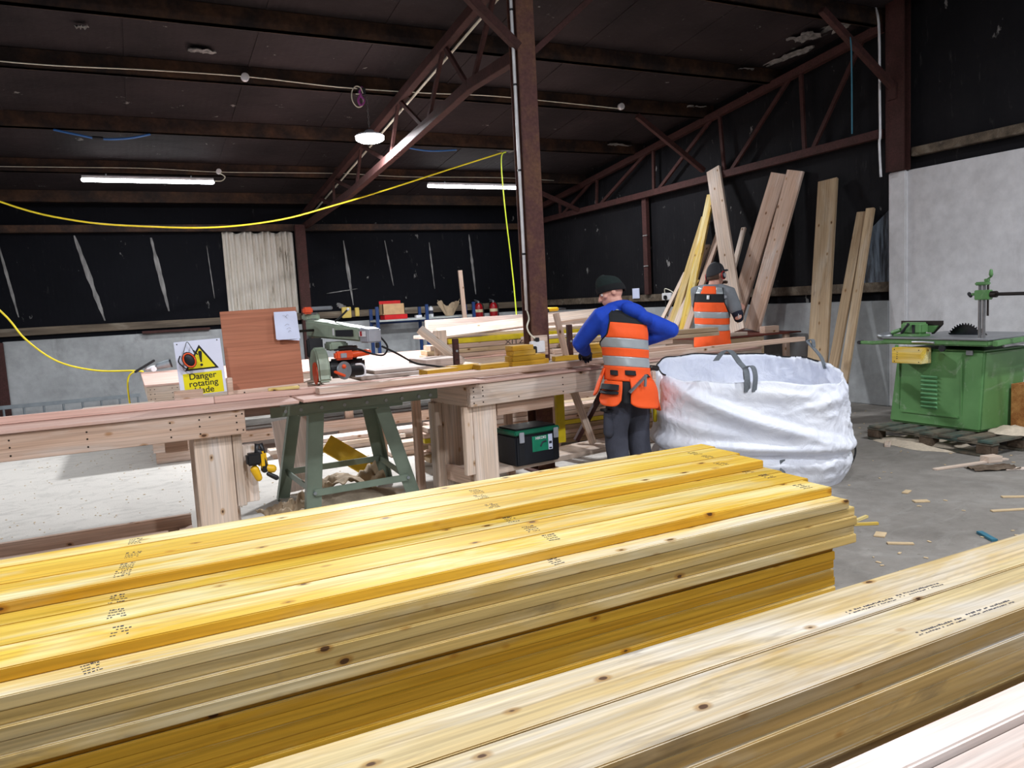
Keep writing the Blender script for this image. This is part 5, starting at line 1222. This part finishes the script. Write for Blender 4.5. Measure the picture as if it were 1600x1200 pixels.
for i in range(170):
    x, y = rj.uniform(3.4, 7.8), rj.uniform(2.4, 6.2); s_ = rj.uniform(.004, .014); q = Matrix.Rotation(rj.uniform(0, 3.1), 3, 'Z')
    c = V((x, y, .002)); g.add([c+q @ V((a*s_, b*s_*.5, h)) for h in (0, .003) for a, b in ((-1, -1), (1, -1), (1, 1), (-1, 1))], [(3, 2, 1, 0), (4, 5, 6, 7), (0, 1, 5, 4), (1, 2, 6, 5), (2, 3, 7, 6), (3, 0, 4, 7)])
for i in range(420):
    x, y = rj.uniform(-1.2, 2.6), rj.uniform(5.6, 10); s_ = rj.uniform(.003, .010); q = Matrix.Rotation(rj.uniform(0, 3.1), 3, 'Z')
    c = V((x, y, .002)); g.add([c+q @ V((a*s_, b*s_*.5, h)) for h in (0, .003) for a, b in ((-1, -1), (1, -1), (1, 1), (-1, 1))], [(3, 2, 1, 0), (4, 5, 6, 7), (0, 1, 5, 4), (1, 2, 6, 5), (2, 3, 7, 6), (3, 0, 4, 7)])
put(g.build('wood_shavings', 'chip'), 'tiny shavings and chips scattered over the concrete floor', 'shavings', None, 'stuff')

# ------------------------------------------------------------------ the two workers
class Man:
    def __init__(s, root, face_deg, label, torso, tilt=0):
        s.tilt = tilt
        s.o = thing('person', label, 'person', root)
        a = R(face_deg); s.f = V((math.cos(a), math.sin(a), 0)); s.r = V((math.sin(a), -math.cos(a), 0)); s.root = V(root); s.T = torso
    def p(s, r, f, u): return s.root+s.r*r+s.f*f+V((0, 0, u))
    def ring(s, u):
        T = s.T
        for (u0, *q0), (u1, *q1) in zip(T[:-1], T[1:]):
            if u0 <= u <= u1:
                k = (u-u0)/(u1-u0); k = k*k*(3-2*k); return [a+(b-a)*k for a, b in zip(q0, q1)]
        return list(T[-1][1:] if u > T[-1][0] else T[0][1:])
    def shell(s, th, u, off):
        cr, cf, a, b = s.ring(u)                     # th = 0 at the middle of the back, + to the right
        x = math.sin(th); y = -math.cos(th); e = .86
        rr = cr+(a+off)*math.copysign(abs(x)**e, x)
        return s.p(rr, cf+(b+off)*math.copysign(abs(y)**e, y), u-s.tilt*rr)
    def panel(s, name, mat, u0, u1, half, off, nu=40, nv=14, solid=.006, parent=None, wr=.004):
        """curved cloth panel round the torso; half(u) gives (left angle, right angle) in degrees"""
        def fn(i, j):
            u = u0+(u1-u0)*j; l, r_ = half(u); th = R(l+(r_-l)*i)
            return s.shell(th, u, off+wr*noise.noise(V((th*3, u*14, 1.3))))
        return G().grid(fn, nu, nv).build(name, mat, parent or s.o, world=True, smooth=True, solid=solid)
    def torso_loft(s, g, u0, u1, off=0, n=24, steps=14):
        g.grid(lambda i, j: s.shell(i*2*math.pi, u0+(u1-u0)*j, off), 28, steps, wrap=True)
        m = len(g.v); g.f.append(tuple(range(m-28*steps, m-28*steps+28))); g.f.append(tuple(range(m-28, m)))
        return g
    def hand(s, g, wrist, d, palmn, side, curl=40, L=.18):
        """palm and five bent fingers; d = pointing direction, palmn = palm normal, side = +1 thumb on +x of (d x palmn)"""
        wrist = V(wrist); d = V(d).normalized(); n = V(palmn); n = (n-d*n.dot(d)).normalized(); x = d.cross(n)*side
        g.limb([(wrist, .026), (wrist+d*.045, .034), (wrist+d*.085, .034)], 12)
        g.limb([(wrist+d*.03-x*.018, .018), (wrist+d*.085-x*.028, .016)], 8); g.limb([(wrist+d*.03+x*.018, .018), (wrist+d*.085+x*.028, .016)], 8)
        for i, (o_, l) in enumerate(((.031, .070), (.011, .078), (-.010, .073), (-.030, .058))):
            p = wrist+d*.088+x*o_; dd = d.copy(); pts = [(p, .0105)]
            for j, seg in enumerate((.42, .32, .26)):
                q = Quaternion(d.cross(n), R((curl+6*i)*(.7 if j == 0 else .9))); ax = d.cross(n).normalized()
                dd = Quaternion(ax, R((curl+5*i)*(.75+.2*j)*.8)) @ dd
                p = p+dd*l*seg; pts.append((p, .0098-.0009*j))
            g.limb(pts, 8)
        p = wrist+d*.028+x*.030
        g.limb([(p, .014), (p+d*.03+x*.022+n*.012, .0125), (p+d*.058+x*.026+n*.026, .0105), (p+d*.076+x*.022+n*.034, .0095)], 8)
    def head(s, g, c, hf, hu, k=1.0):
        """skull, jaw, nose, brow, lips and ears; c = centre of the skull"""
        hf = V(hf).normalized(); hu = V(hu); hu = (hu-hf*hu.dot(hf)).normalized(); hr = hf.cross(hu); c = V(c)
        M = Matrix((hr, hf, hu)).transposed(); W = lambda r_, f, u: c+M @ (V((r_, f, u))*k)
        g.ball(W(0, -.005, .02), (.077*k, .097*k, .098*k), M, 20, 14)
        g.ball(W(0, .028, -.045), (.058*k, .062*k, .072*k), M, 18, 12)
        g.ball(W(0, .062, -.088), (.028*k, .026*k, .022*k), M)
        g.limb([(W(0, .086, .012), .010*k), (W(0, .104, -.012), .011*k), (W(0, .112, -.030), .0135*k)], 10)
        for e in (-1, 1):
            g.ball(W(e*.013, .099, -.034), (.009*k, .010*k, .008*k), M)
            g.limb([(W(e*.012, .088, .026), .010*k), (W(e*.045, .078, .026), .010*k)], 8)
            g.ball(W(e*.046, .066, -.022), (.026*k, .022*k, .020*k), M)
            g.ball(W(e*.079, -.006, -.012), (.010*k, .020*k, .033*k), M); g.ball(W(e*.084, -.012, .008), (.009*k, .016*k, .018*k), M)
        g.limb([(W(-.022, .083, -.057), .007*k), (W(0, .092, -.055), .009*k), (W(.022, .083, -.057), .007*k)], 8)
        g.limb([(W(-.019, .081, -.067), .007*k), (W(0, .089, -.068), .010*k), (W(.019, .081, -.067), .007*k)], 8)
        s.W, s.M, s.k = W, M, k
    def eyes(s):
        for e in (-1, 1):
            ey = G().ball(s.W(e*.032, .080, .004), .0125*s.k).build('eye', 'eye_white', s.o, world=True, smooth=True)
            pq = G().ball(s.W(e*.032, .0905, .003), (.0055*s.k,)*3).build('iris', 'ink', s.o, world=True, smooth=True)

# worker in the blue hoodie, seen from behind at the right hand bench
T1 = [(.70, 0, -.01, .160, .128), (.82, 0, -.02, .165, .135), (.95, 0, -.005, .148, .120), (1.08, 0, .010, .156, .122), (1.20, 0, .025, .170, .130), (1.28, 0, .04, .180, .125), (1.345, 0, .055, .166, .105), (1.390, 0, .07, .10, .08)]
m1 = Man((3.32, 4.745, 0), 95, 'person in blue hoodie, green beanie and orange vest, bent over the workbench with back turned', T1, .14)
p = m1.p
ShL, ElL, HaL = p(-.160, .080, 1.355), p(-.20, .30, 1.16), p(-.04, .44, 1.075)
ShR, ElR, HaR = p(.160, .035, 1.325), p(.335, -.13, 1.225), p(.16, .30, 1.085)
HC = p(-.012, .135, 1.528)
hf1 = m1.f*.42-m1.r*.80+V((0, 0, -.30)); hu1 = V((0, 0, 1))+m1.f*.35-m1.r*.1
g = G()
m1.head(g, HC, hf1, hu1, .93)
g.limb([(p(.0, .06, 1.36), .060), (p(.0, .09, 1.43), .054), (p(.005, .115, 1.475), .054)], 14)
m1.torso_loft(g, .80, 1.40, -.02)
for a, b, c in ((ShL, ElL, HaL), (ShR, ElR, HaR)):
    g.limb([(a, .05), ((a+b)/2, .045), (b+(a-b)*.12, .036), (b+(c-b)*.12, .034), ((b+c)/2, .034), (c, .027)], 12)
m1.hand(g, HaL, m1.r*.5+m1.f*.6+V((0, 0, -.25)), V((0, 0, -1)), 1, 35)
m1.hand(g, HaR, -m1.r*.3+m1.f*.8+V((0, 0, -.25)), V((0, 0, -1)), -1, 35)
HipL, HipR = p(-.085, -.01, .80), p(.085, -.01, .80)
KnL, KnR, FtL, FtR = p(-.10, .03, .44), p(.105, .02, .44), p(-.11, -.02, .09), p(.115, -.03, .09)
for a, b, c in ((HipL, KnL, FtL), (HipR, KnR, FtR)):
    g.limb([(a, .072), ((a+b)/2, .07), (b, .052), (b+(c-b)*.3, .052), (c, .038)], 12)
    g.limb([(c-V((0, 0, .04)), .035), (c+m1.f*.14-V((0, 0, .055)), .028)], 10)
g.build('body', 'skin', m1.o, world=True, remesh=.0058, smooth=True, relax=3)
m1.eyes()
# trousers
g = G()
for a, b, c in ((HipL, KnL, FtL), (HipR, KnR, FtR)):
    g.limb([(a+V((0, 0, .04)), .095), ((a+b)/2, .096), (b+V((0, 0, .05)), .088), (b-V((0, 0, .05)), .088), (b+(c-b)*.5, .083), (c+V((0, 0, .02)), .082)], 18)
m1.torso_loft(g, .74, .97, .004)
g.build('trousers', 'trouser_grey', m1.o, world=True, remesh=.012, smooth=True, relax=4)
cp = G(); a = (HipL+KnL)/2
cp.limb([(a-m1.r*.092+V((0, 0, .02)), .035), (a-m1.r*.092-V((0, 0, .12)), .042)], 12); cp.build('thigh_pocket', 'trouser_grey', m1.o, world=True, smooth=True)
G().box(a-m1.r*.12+V((-.02, -.05, .035)), a-m1.r*.07+V((.02, .05, .055))).build('pocket_flap', 'trouser_dark', m1.o, world=True, bevel=.008)
for c in (FtL, FtR):
    g = G().limb([(c-m1.f*.045-V((0, 0, .045)), .042), (c+m1.f*.06-V((0, 0, .045)), .044), (c+m1.f*.16-V((0, 0, .055)), .034)], 14); g.limb([(c, .05), (c-V((0, 0, .05)), .048)], 12)
    g.build('boot', 'boot', m1.o, world=True, remesh=.01, smooth=True)
# hoodie: torso, sleeves and the hood bunched behind the neck, one surface
g = G(); m1.torso_loft(g, .93, 1.385, .006)
for sd, a, b, c in ((-1, ShL, ElL, HaL), (1, ShR, ElR, HaR)):
    e = c+(b-c)*.12
    inn = p(sd*.085, .055, 1.362-.05*sd*.28)
    g.limb([(inn, .070), (a, .074), (a+(b-a)*.5, .070), (b+(a-b)*.1, .062), (b, .058), (b+(e-b)*.35, .060), (b+(e-b)*.8, .050), (e, .046)], 18); g.ball(b, .060)
for i, t in enumerate((0, .5, 1)):
    pass
hood = []
for k in range(13):
    a = R(-128+k*256/12); hood.append((p(.01+.092*math.sin(a), .075-.080*math.cos(a), 1.402+.024*math.cos(a)-.024*math.sin(a)), .028+.020*max(0, math.cos(a-.5))))
g.limb(hood, 14)
hq = (Matrix.Rotation(R(96), 3, 'Z') @ Matrix.Rotation(R(0), 3, 'X'))
g.ball(p(.045, -.060, 1.385), (.062, .122, .056), Matrix((m1.f, -m1.r*.92+V((0, 0, .4)), V((0, 0, 1))+m1.r*.4)).transposed().normalized() if False else Matrix((m1.f, (m1.r-V((0, 0, .38))).normalized(), m1.f.cross((m1.r-V((0, 0, .38))).normalized()))).transposed(), 20, 14)
g.ball(p(.115, -.085, 1.33), (.050, .078, .046), Matrix((m1.f, (m1.r-V((0, 0, .5))).normalized(), m1.f.cross((m1.r-V((0, 0, .5))).normalized()))).transposed(), 18, 12)
g.build('hoodie', 'hoodie_blue', m1.o, world=True, remesh=.009, smooth=True, relax=4)
# gloves
g = G(); m1.hand(g, HaL, m1.r*.5+m1.f*.6+V((0, 0, -.25)), V((0, 0, -1)), 1, 35); 
gl = g.build('glove', 'sleeve_navy', m1.o, world=True, remesh=.005, smooth=True); 
for v_ in gl.data.vertices: v_.co += v_.normal*.0035
# beanie
W, M = m1.W, m1.M
g = G().grid(lambda i, j: W(*( (.084+.006*math.sin(j*3))*math.cos(i*6.2832)*math.cos(max(0, j-.12)*1.75)**.75, -.008+(.106)*math.sin(i*6.2832)*math.cos(max(0, j-.12)*1.75)**.75, .018+.018*math.sin(i*6.2832)+.125*math.sin(max(0, j)*1.55)+.0)), 40, 18, wrap=True)
bn = g.build('beanie', 'beanie_green', m1.o, world=True, smooth=True, solid=.006)
g = G().grid(lambda i, j: W((.0895+.003*math.sin(j*3.14))*math.cos(i*6.2832), -.008+(.111+.003*math.sin(j*3.14))*math.sin(i*6.2832), -.004+.02*math.sin(i*6.2832)+.055*j), 40, 6, wrap=True)
g.build('beanie_cuff', 'beanie_black', m1.o, world=True, smooth=True, solid=.006)
# hi-vis vest on the back
ip = lambda u, tab: next((a+(b-a)*(u-x)/(y-x) for (x, a), (y, b) in zip(tab[:-1], tab[1:]) if x <= u <= y), tab[-1][1] if u > tab[-1][0] else tab[0][1])
HL = [(.95, -178), (1.06, -178), (1.12, -130), (1.16, -96), (1.20, -78), (1.26, -64), (1.32, -56), (1.385, -56)]
HR = [(.95, 178), (1.06, 178), (1.12, 130), (1.16, 100), (1.20, 84), (1.26, 70), (1.32, 62), (1.385, 56)]
half = lambda u: (ip(u, HL), ip(u, HR))
VO = .020
def vest(m, name, mat, u0, u1, off=VO, nu=56, nv=10, **k): return m.panel(name, mat, u0, u1, half, off, nu, nv, **k)
vest(m1, 'vest_orange_panel', 'hivis_orange', 1.18, 1.292)
vest(m1, 'vest_yoke', 'yoke_black', 1.292, 1.385)
vest(m1, 'reflective_band', 'reflective', 1.108, 1.18)
vest(m1, 'vest_orange_panel', 'hivis_orange', 1.045, 1.108)
vest(m1, 'reflective_band', 'reflective', .972, 1.045)
edge = [m1.shell(R(half(u)[0]), u, VO+.004) for u in [1.10+i*.285/20 for i in range(21)]]
G().tube(edge, .006, 6, 2).build('vest_binding', 'yoke_black', m1.o, world=True, smooth=True)
edge = [m1.shell(R(half(u)[1]), u, VO+.004) for u in [1.10+i*.285/20 for i in range(21)]]
G().tube(edge, .006, 6, 2).build('vest_binding', 'yoke_black', m1.o, world=True, smooth=True)
for a0, a1 in ((-44, -30), (40, 56)):
    def sf(i, j, a0=a0, a1=a1):
        th = R(a0+(a1-a0)*i); q0 = m1.shell(th, 1.385, VO); q1 = p(math.copysign(.085, a0), .09, 1.415-.14*math.copysign(.085, a0))+m1.r*(i-.5)*.04
        q2 = p(math.copysign(.10, a0), .20, 1.36)+m1.r*(i-.5)*.04; t = j
        return q0*(1-t)**2+(q1+V((0, 0, .04)))*2*t*(1-t)+q2*t*t
    G().grid(sf, 6, 12).build('shoulder_strap', 'reflective', m1.o, world=True, smooth=True, solid=.006)
# skirt with hanging tool pockets
sk_half = lambda u: (-178, 178)
m1.panel('vest_orange_panel', 'hivis_orange', .865, .972, sk_half, .024, 64, 8)
def flap(name, mat, a0, a1, u0, u1, off, flare, round_=.03, solid=.01):
    def fn(i, j):
        th = R(a0+(a1-a0)*i); edge_ = 1-(2*i-1)**4
        u = u1+(u0-u1)*j+round_*(1-edge_)*j
        return m1.shell(th, max(u, .72) if u > .72 else .72, off+flare*j+.02*math.sin(i*math.pi)*j)+V((0, 0, min(0, u-.72)))
    return G().grid(fn, 22, 16).build(name, mat, m1.o, world=True, smooth=True, solid=solid)
flap('tool_pocket', 'hivis_orange', -30, 42, .675, .885, .030, .030)
flap('tool_pocket', 'hivis_orange', 46, 95, .655, .885, .028, .035, .06)
flap('tool_pocket', 'hivis_orange', -100, -50, .675, .86, .032, .05, .05)
flap('tool_pocket', 'hivis_orange', -150, -104, .74, .95, .032, .05, .05)
flap('pocket_loops', 'yoke_black', -96, -56, .795, .835, .066, .012, .0)
flap('pocket_loops', 'yoke_black', -96, -56, .765, .785, .078, .008, .0)
flap('belt_patch', 'yoke_black', -84, -60, .905, .94, .031, .0, .0, .004)
flap('belt_patch', 'yoke_black', -40, -12, .912, .945, .031, .0, .0, .004)
flap('maker_patch', 'yoke_black', 12, 22, .905, .925, .031, .0, .0, .004)
flap('vest_lining', 'yoke_black', -54, -26, .70, .86, .018, .012, .0)
# tool hanging on the worker's right hip
hm = thing('hammer', 'yellow handled hammer hanging in a pale holster on the right hip of the worker', 'hammer', p(.235, .06, .90))
hp = lambda r_, f, u: p(r_+.015, f-.03, u)
G().box(hp(.255, .05, .78)-V((.025, .02, 0)), hp(.255, .05, .92)+V((.025, .02, 0))).build('holster', 'spruce_pale', hm, world=True, bevel=.01)
G().limb([(hp(.24, .05, .94), .022), (hp(.30, .05, .93), .022)], 10).build('head', 'dark_steel', hm, world=True, smooth=True)
G().limb([(hp(.265, .05, .775), .013), (hp(.262, .045, .53), .016)], 10).build('handle', 'yellow_edge', hm, world=True, smooth=True)
sq = thing('speed_square', 'small aluminium square tucked in the back pocket of the orange vest', 'square', p(.06, -.22, .84))
q0 = m1.shell(R(-22), .83, .06); tdir = (m1.r*.8-m1.f*.3+V((0, 0, .75))).normalized()
G().bar(q0-tdir*.06, q0+tdir*.12, .012, .028, -m1.f).build('blade', 'galvanised', sq, world=True, bevel=.002)
G().bar(q0+tdir*.10-V((0, 0, .07)), q0+tdir*.11+V((0, 0, .01)), .02, .012, -m1.f).build('stock', 'galvanised', sq, world=True, bevel=.002)

# worker in the cap holding a leaning board
T2 = [(.76, 0, 0, .17, .14), (.92, 0, -.01, .172, .145), (1.06, 0, 0, .165, .14), (1.20, 0, .005, .170, .14), (1.34, 0, .015, .182, .14), (1.46, 0, .03, .185, .13), (1.54, 0, .05, .150, .10), (1.585, 0, .06, .085, .08)]
m2 = Man((5.95, 6.80, 0), 32, 'person in dark cap, ear defenders, grey T-shirt and orange vest holding a leaning board', T2, .06)
p = m2.p
ShL, ElL, HaL = p(-.175, .045, 1.50), p(-.22, .22, 1.28), p(-.02, .42, 1.27)
ShR, ElR, HaR = p(.185, .04, 1.47), p(.30, .0, 1.19), p(.24, .26, 1.27)
HC = p(.02, .125, 1.685); hf2 = m2.f*.8+m2.r*.32+V((0, 0, .0)); hu2 = V((0, 0, 1))+m2.f*.12
g = G(); m2.head(g, HC, hf2, hu2, 1.06)
g.limb([(p(0, .05, 1.52), .064), (p(.01, .08, 1.58), .060), (p(.015, .10, 1.63), .060)], 14); m2.torso_loft(g, .86, 1.57, -.02)
for a, b, c in ((ShL, ElL, HaL), (ShR, ElR, HaR)): g.limb([(a, .055), ((a+b)/2, .05), (b, .042), (b+(c-b)*.4, .043), (c, .029)], 12)
m2.hand(g, HaR, m2.f*.9+m2.r*.15+V((0, 0, .3)), -m2.r, 1, 50); m2.hand(g, HaL, m2.f*.8+m2.r*.3+V((0, 0, .1)), m2.r, -1, 50)
HipL, HipR = p(-.10, 0, .88), p(.10, 0, .88); KnL, KnR, FtL, FtR = p(-.11, .03, .48), p(.12, .02, .48), p(-.12, -.02, .09), p(.13, -.03, .09)
for a, b, c in ((HipL, KnL, FtL), (HipR, KnR, FtR)):
    g.limb([(a, .08), ((a+b)/2, .074), (b, .055), (b+(c-b)*.3, .055), (c, .04)], 12); g.limb([(c-V((0, 0, .04)), .036), (c+m2.f*.14-V((0, 0, .055)), .028)], 10)
g.build('body', 'skin', m2.o, world=True, remesh=.006, smooth=True, relax=3); m2.eyes()
g = G()
for a, b, c in ((HipL, KnL, FtL), (HipR, KnR, FtR)): g.limb([(a+V((0, 0, .04)), .11), ((a+b)/2, .103), (b, .09), (b+(c-b)*.5, .085), (c+V((0, 0, .02)), .084)], 18)
m2.torso_loft(g, .80, 1.03, .006); g.build('trousers', 'hivis_orange', m2.o, world=True, remesh=.012, smooth=True, relax=4)
for c in (FtL, FtR): G().limb([(c-m2.f*.045-V((0, 0, .045)), .043), (c+m2.f*.06-V((0, 0, .045)), .044), (c+m2.f*.16-V((0, 0, .055)), .034)], 14).build('boot', 'boot', m2.o, world=True, smooth=True)
g = G(); m2.torso_loft(g, .98, 1.575, .006)
for sd, a, b in ((-1, ShL, ElL), (1, ShR, ElR)):
    g.limb([(p(sd*.09, .045, 1.505), .075), (a, .084), (a+(b-a)*.5, .080), (a+(b-a)*.62, .078)], 18)
g.build('t_shirt', 'tshirt_grey', m2.o, world=True, remesh=.010, smooth=True, relax=4)
for sd, a, b, c in ((-1, ShL, ElL, HaL), (1, ShR, ElR, HaR)):
    sl = G().limb([(a+(b-a)*.58, .058), (b+(a-b)*.12, .055), (b, .055), (b+(c-b)*.4, .052), (b+(c-b)*.82, .040)], 16).build('undersleeve', 'sleeve_navy', m2.o, world=True, smooth=True)
    if sd > 0:
        cdir = camo.location
        mid = b+(c-b)*.25; outd = (V((0, 0, EYE))-mid); outd.z = 0; outd.normalize()
        g = G(); ax = (c-b).normalized(); upn = V((0, 0, 1))
        for i in range(5):
            q = b+(c-b)*(.05+.14*i)+outd*.054+V((0, 0, .02-.004*i)); g.tube([q-ax*.012+upn*.018, q+ax*.012+upn*.012, q-ax*.004, q+ax*.012-upn*.014, q-ax*.012-upn*.018], .0042, 6, 3)
        g.build('sleeve_print', 'white_plastic', m2.o, world=True)
# cap with brim, ear defenders
W, M = m2.W, m2.M
g = G().grid(lambda i, j: W(.088*math.cos(i*6.2832)*math.cos(j*1.5)**.8, -.006+.108*math.sin(i*6.2832)*math.cos(j*1.5)**.8, .02-.012*math.sin(i*6.2832)*-1*(1-j)+.108*math.sin(j*1.5)-.03*(1-j)*(math.sin(i*6.2832) < 0)*abs(math.sin(i*6.2832))), 40, 16, wrap=True)
g.build('cap', 'cap_grey', m2.o, world=True, smooth=True, solid=.005)
g = G().grid(lambda i, j: W((-.07+.14*i), .085+.085*j*(1-(2*i-1)**2*.55)-.05*(2*i-1)**2*(1-j), .040+.012*j-.02*(2*i-1)**2), 16, 8)
g.build('cap_brim', 'cap_grey', m2.o, world=True, smooth=True, solid=.006)
ed = thing('ear_defenders', 'black and red ear defenders worn over the dark cap', 'ear defenders', W(0, -.01, .12))
g = G().tube([W(.100*math.cos(a), -.012, .0+.128*math.sin(a)) for a in [R(5+17*i) for i in range(11)]], .009, 8, 3); g.build('headband', 'black_plastic', ed, world=True, smooth=True)
for e in (-1, 1):
    cpq = G().ball(W(e*.105, -.008, -.018), (.024, .034, .046), M).build('ear_cup', 'black_plastic', ed, world=True, smooth=True)
    G().loft([(W(e*.108+.002*0, -.008+.031*math.cos(a), -.018+.042*math.sin(a)), .005) for a in [k*math.pi/10 for k in range(21)]], 6).build('red_ring', 'red_plastic', ed, world=True, smooth=True)
    G().ball(W(e*.125, -.008, -.018), (.006, .018, .024), M).build('cup_badge', 'grey_plastic', ed, world=True, smooth=True)
G().tube([W(.06, .095, -.09), W(.02, .115, -.085), W(-.02, .115, -.085), W(-.06, .09, -.09)], .018, 8, 3).build('beard', 'hair_brown', m2.o, world=True, smooth=True)
g = G().grid(lambda i, j: W(.078*math.cos(R(200+140*i)), -.012+.094*math.sin(R(200+140*i)), -.055+.075*j), 20, 6); g.build('hair', 'hair_brown', m2.o, world=True, smooth=True, solid=.008)
HL = [(1.0, -178), (1.14, -165), (1.22, -105), (1.29, -72), (1.37, -54), (1.46, -48), (1.54, -52)]
HR = [(1.0, 178), (1.14, 165), (1.22, 105), (1.29, 72), (1.37, 54), (1.46, 48), (1.54, 52)]
vest(m2, 'vest_orange_panel', 'hivis_orange', 1.27, 1.375); vest(m2, 'vest_yoke', 'yoke_black', 1.375, 1.47)
vest(m2, 'reflective_band', 'reflective', 1.20, 1.27); vest(m2, 'vest_orange_panel', 'hivis_orange', 1.13, 1.20); vest(m2, 'reflective_band', 'reflective', 1.06, 1.13)
m2.panel('vest_orange_panel', 'hivis_orange', .86, 1.06, lambda u: (-178, 178), .026, 60, 8)
m2.panel('collar_panel', 'hivis_orange', 1.47, 1.555, lambda u: (-22, 22), .022, 14, 6)
for e in (-1, 1):
    m2.panel('shoulder_band', 'reflective', 1.47, 1.545, lambda u, e=e: sorted((e*23, e*54)), .022, 14, 6)
    edge = [m2.shell(R(ip(u, HR)*e), u, VO+.004) for u in [1.14+i*.40/20 for i in range(21)]]
    G().tube(edge, .006, 6, 2).build('vest_binding', 'yoke_black', m2.o, world=True, smooth=True)
m2.panel('yoke_tag', 'white_plastic', 1.41, 1.455, lambda u: (-2, 3), .028, 4, 4)
m2.panel('yoke_badge', 'grey_plastic', 1.42, 1.455, lambda u: (50, 62), .028, 5, 4)
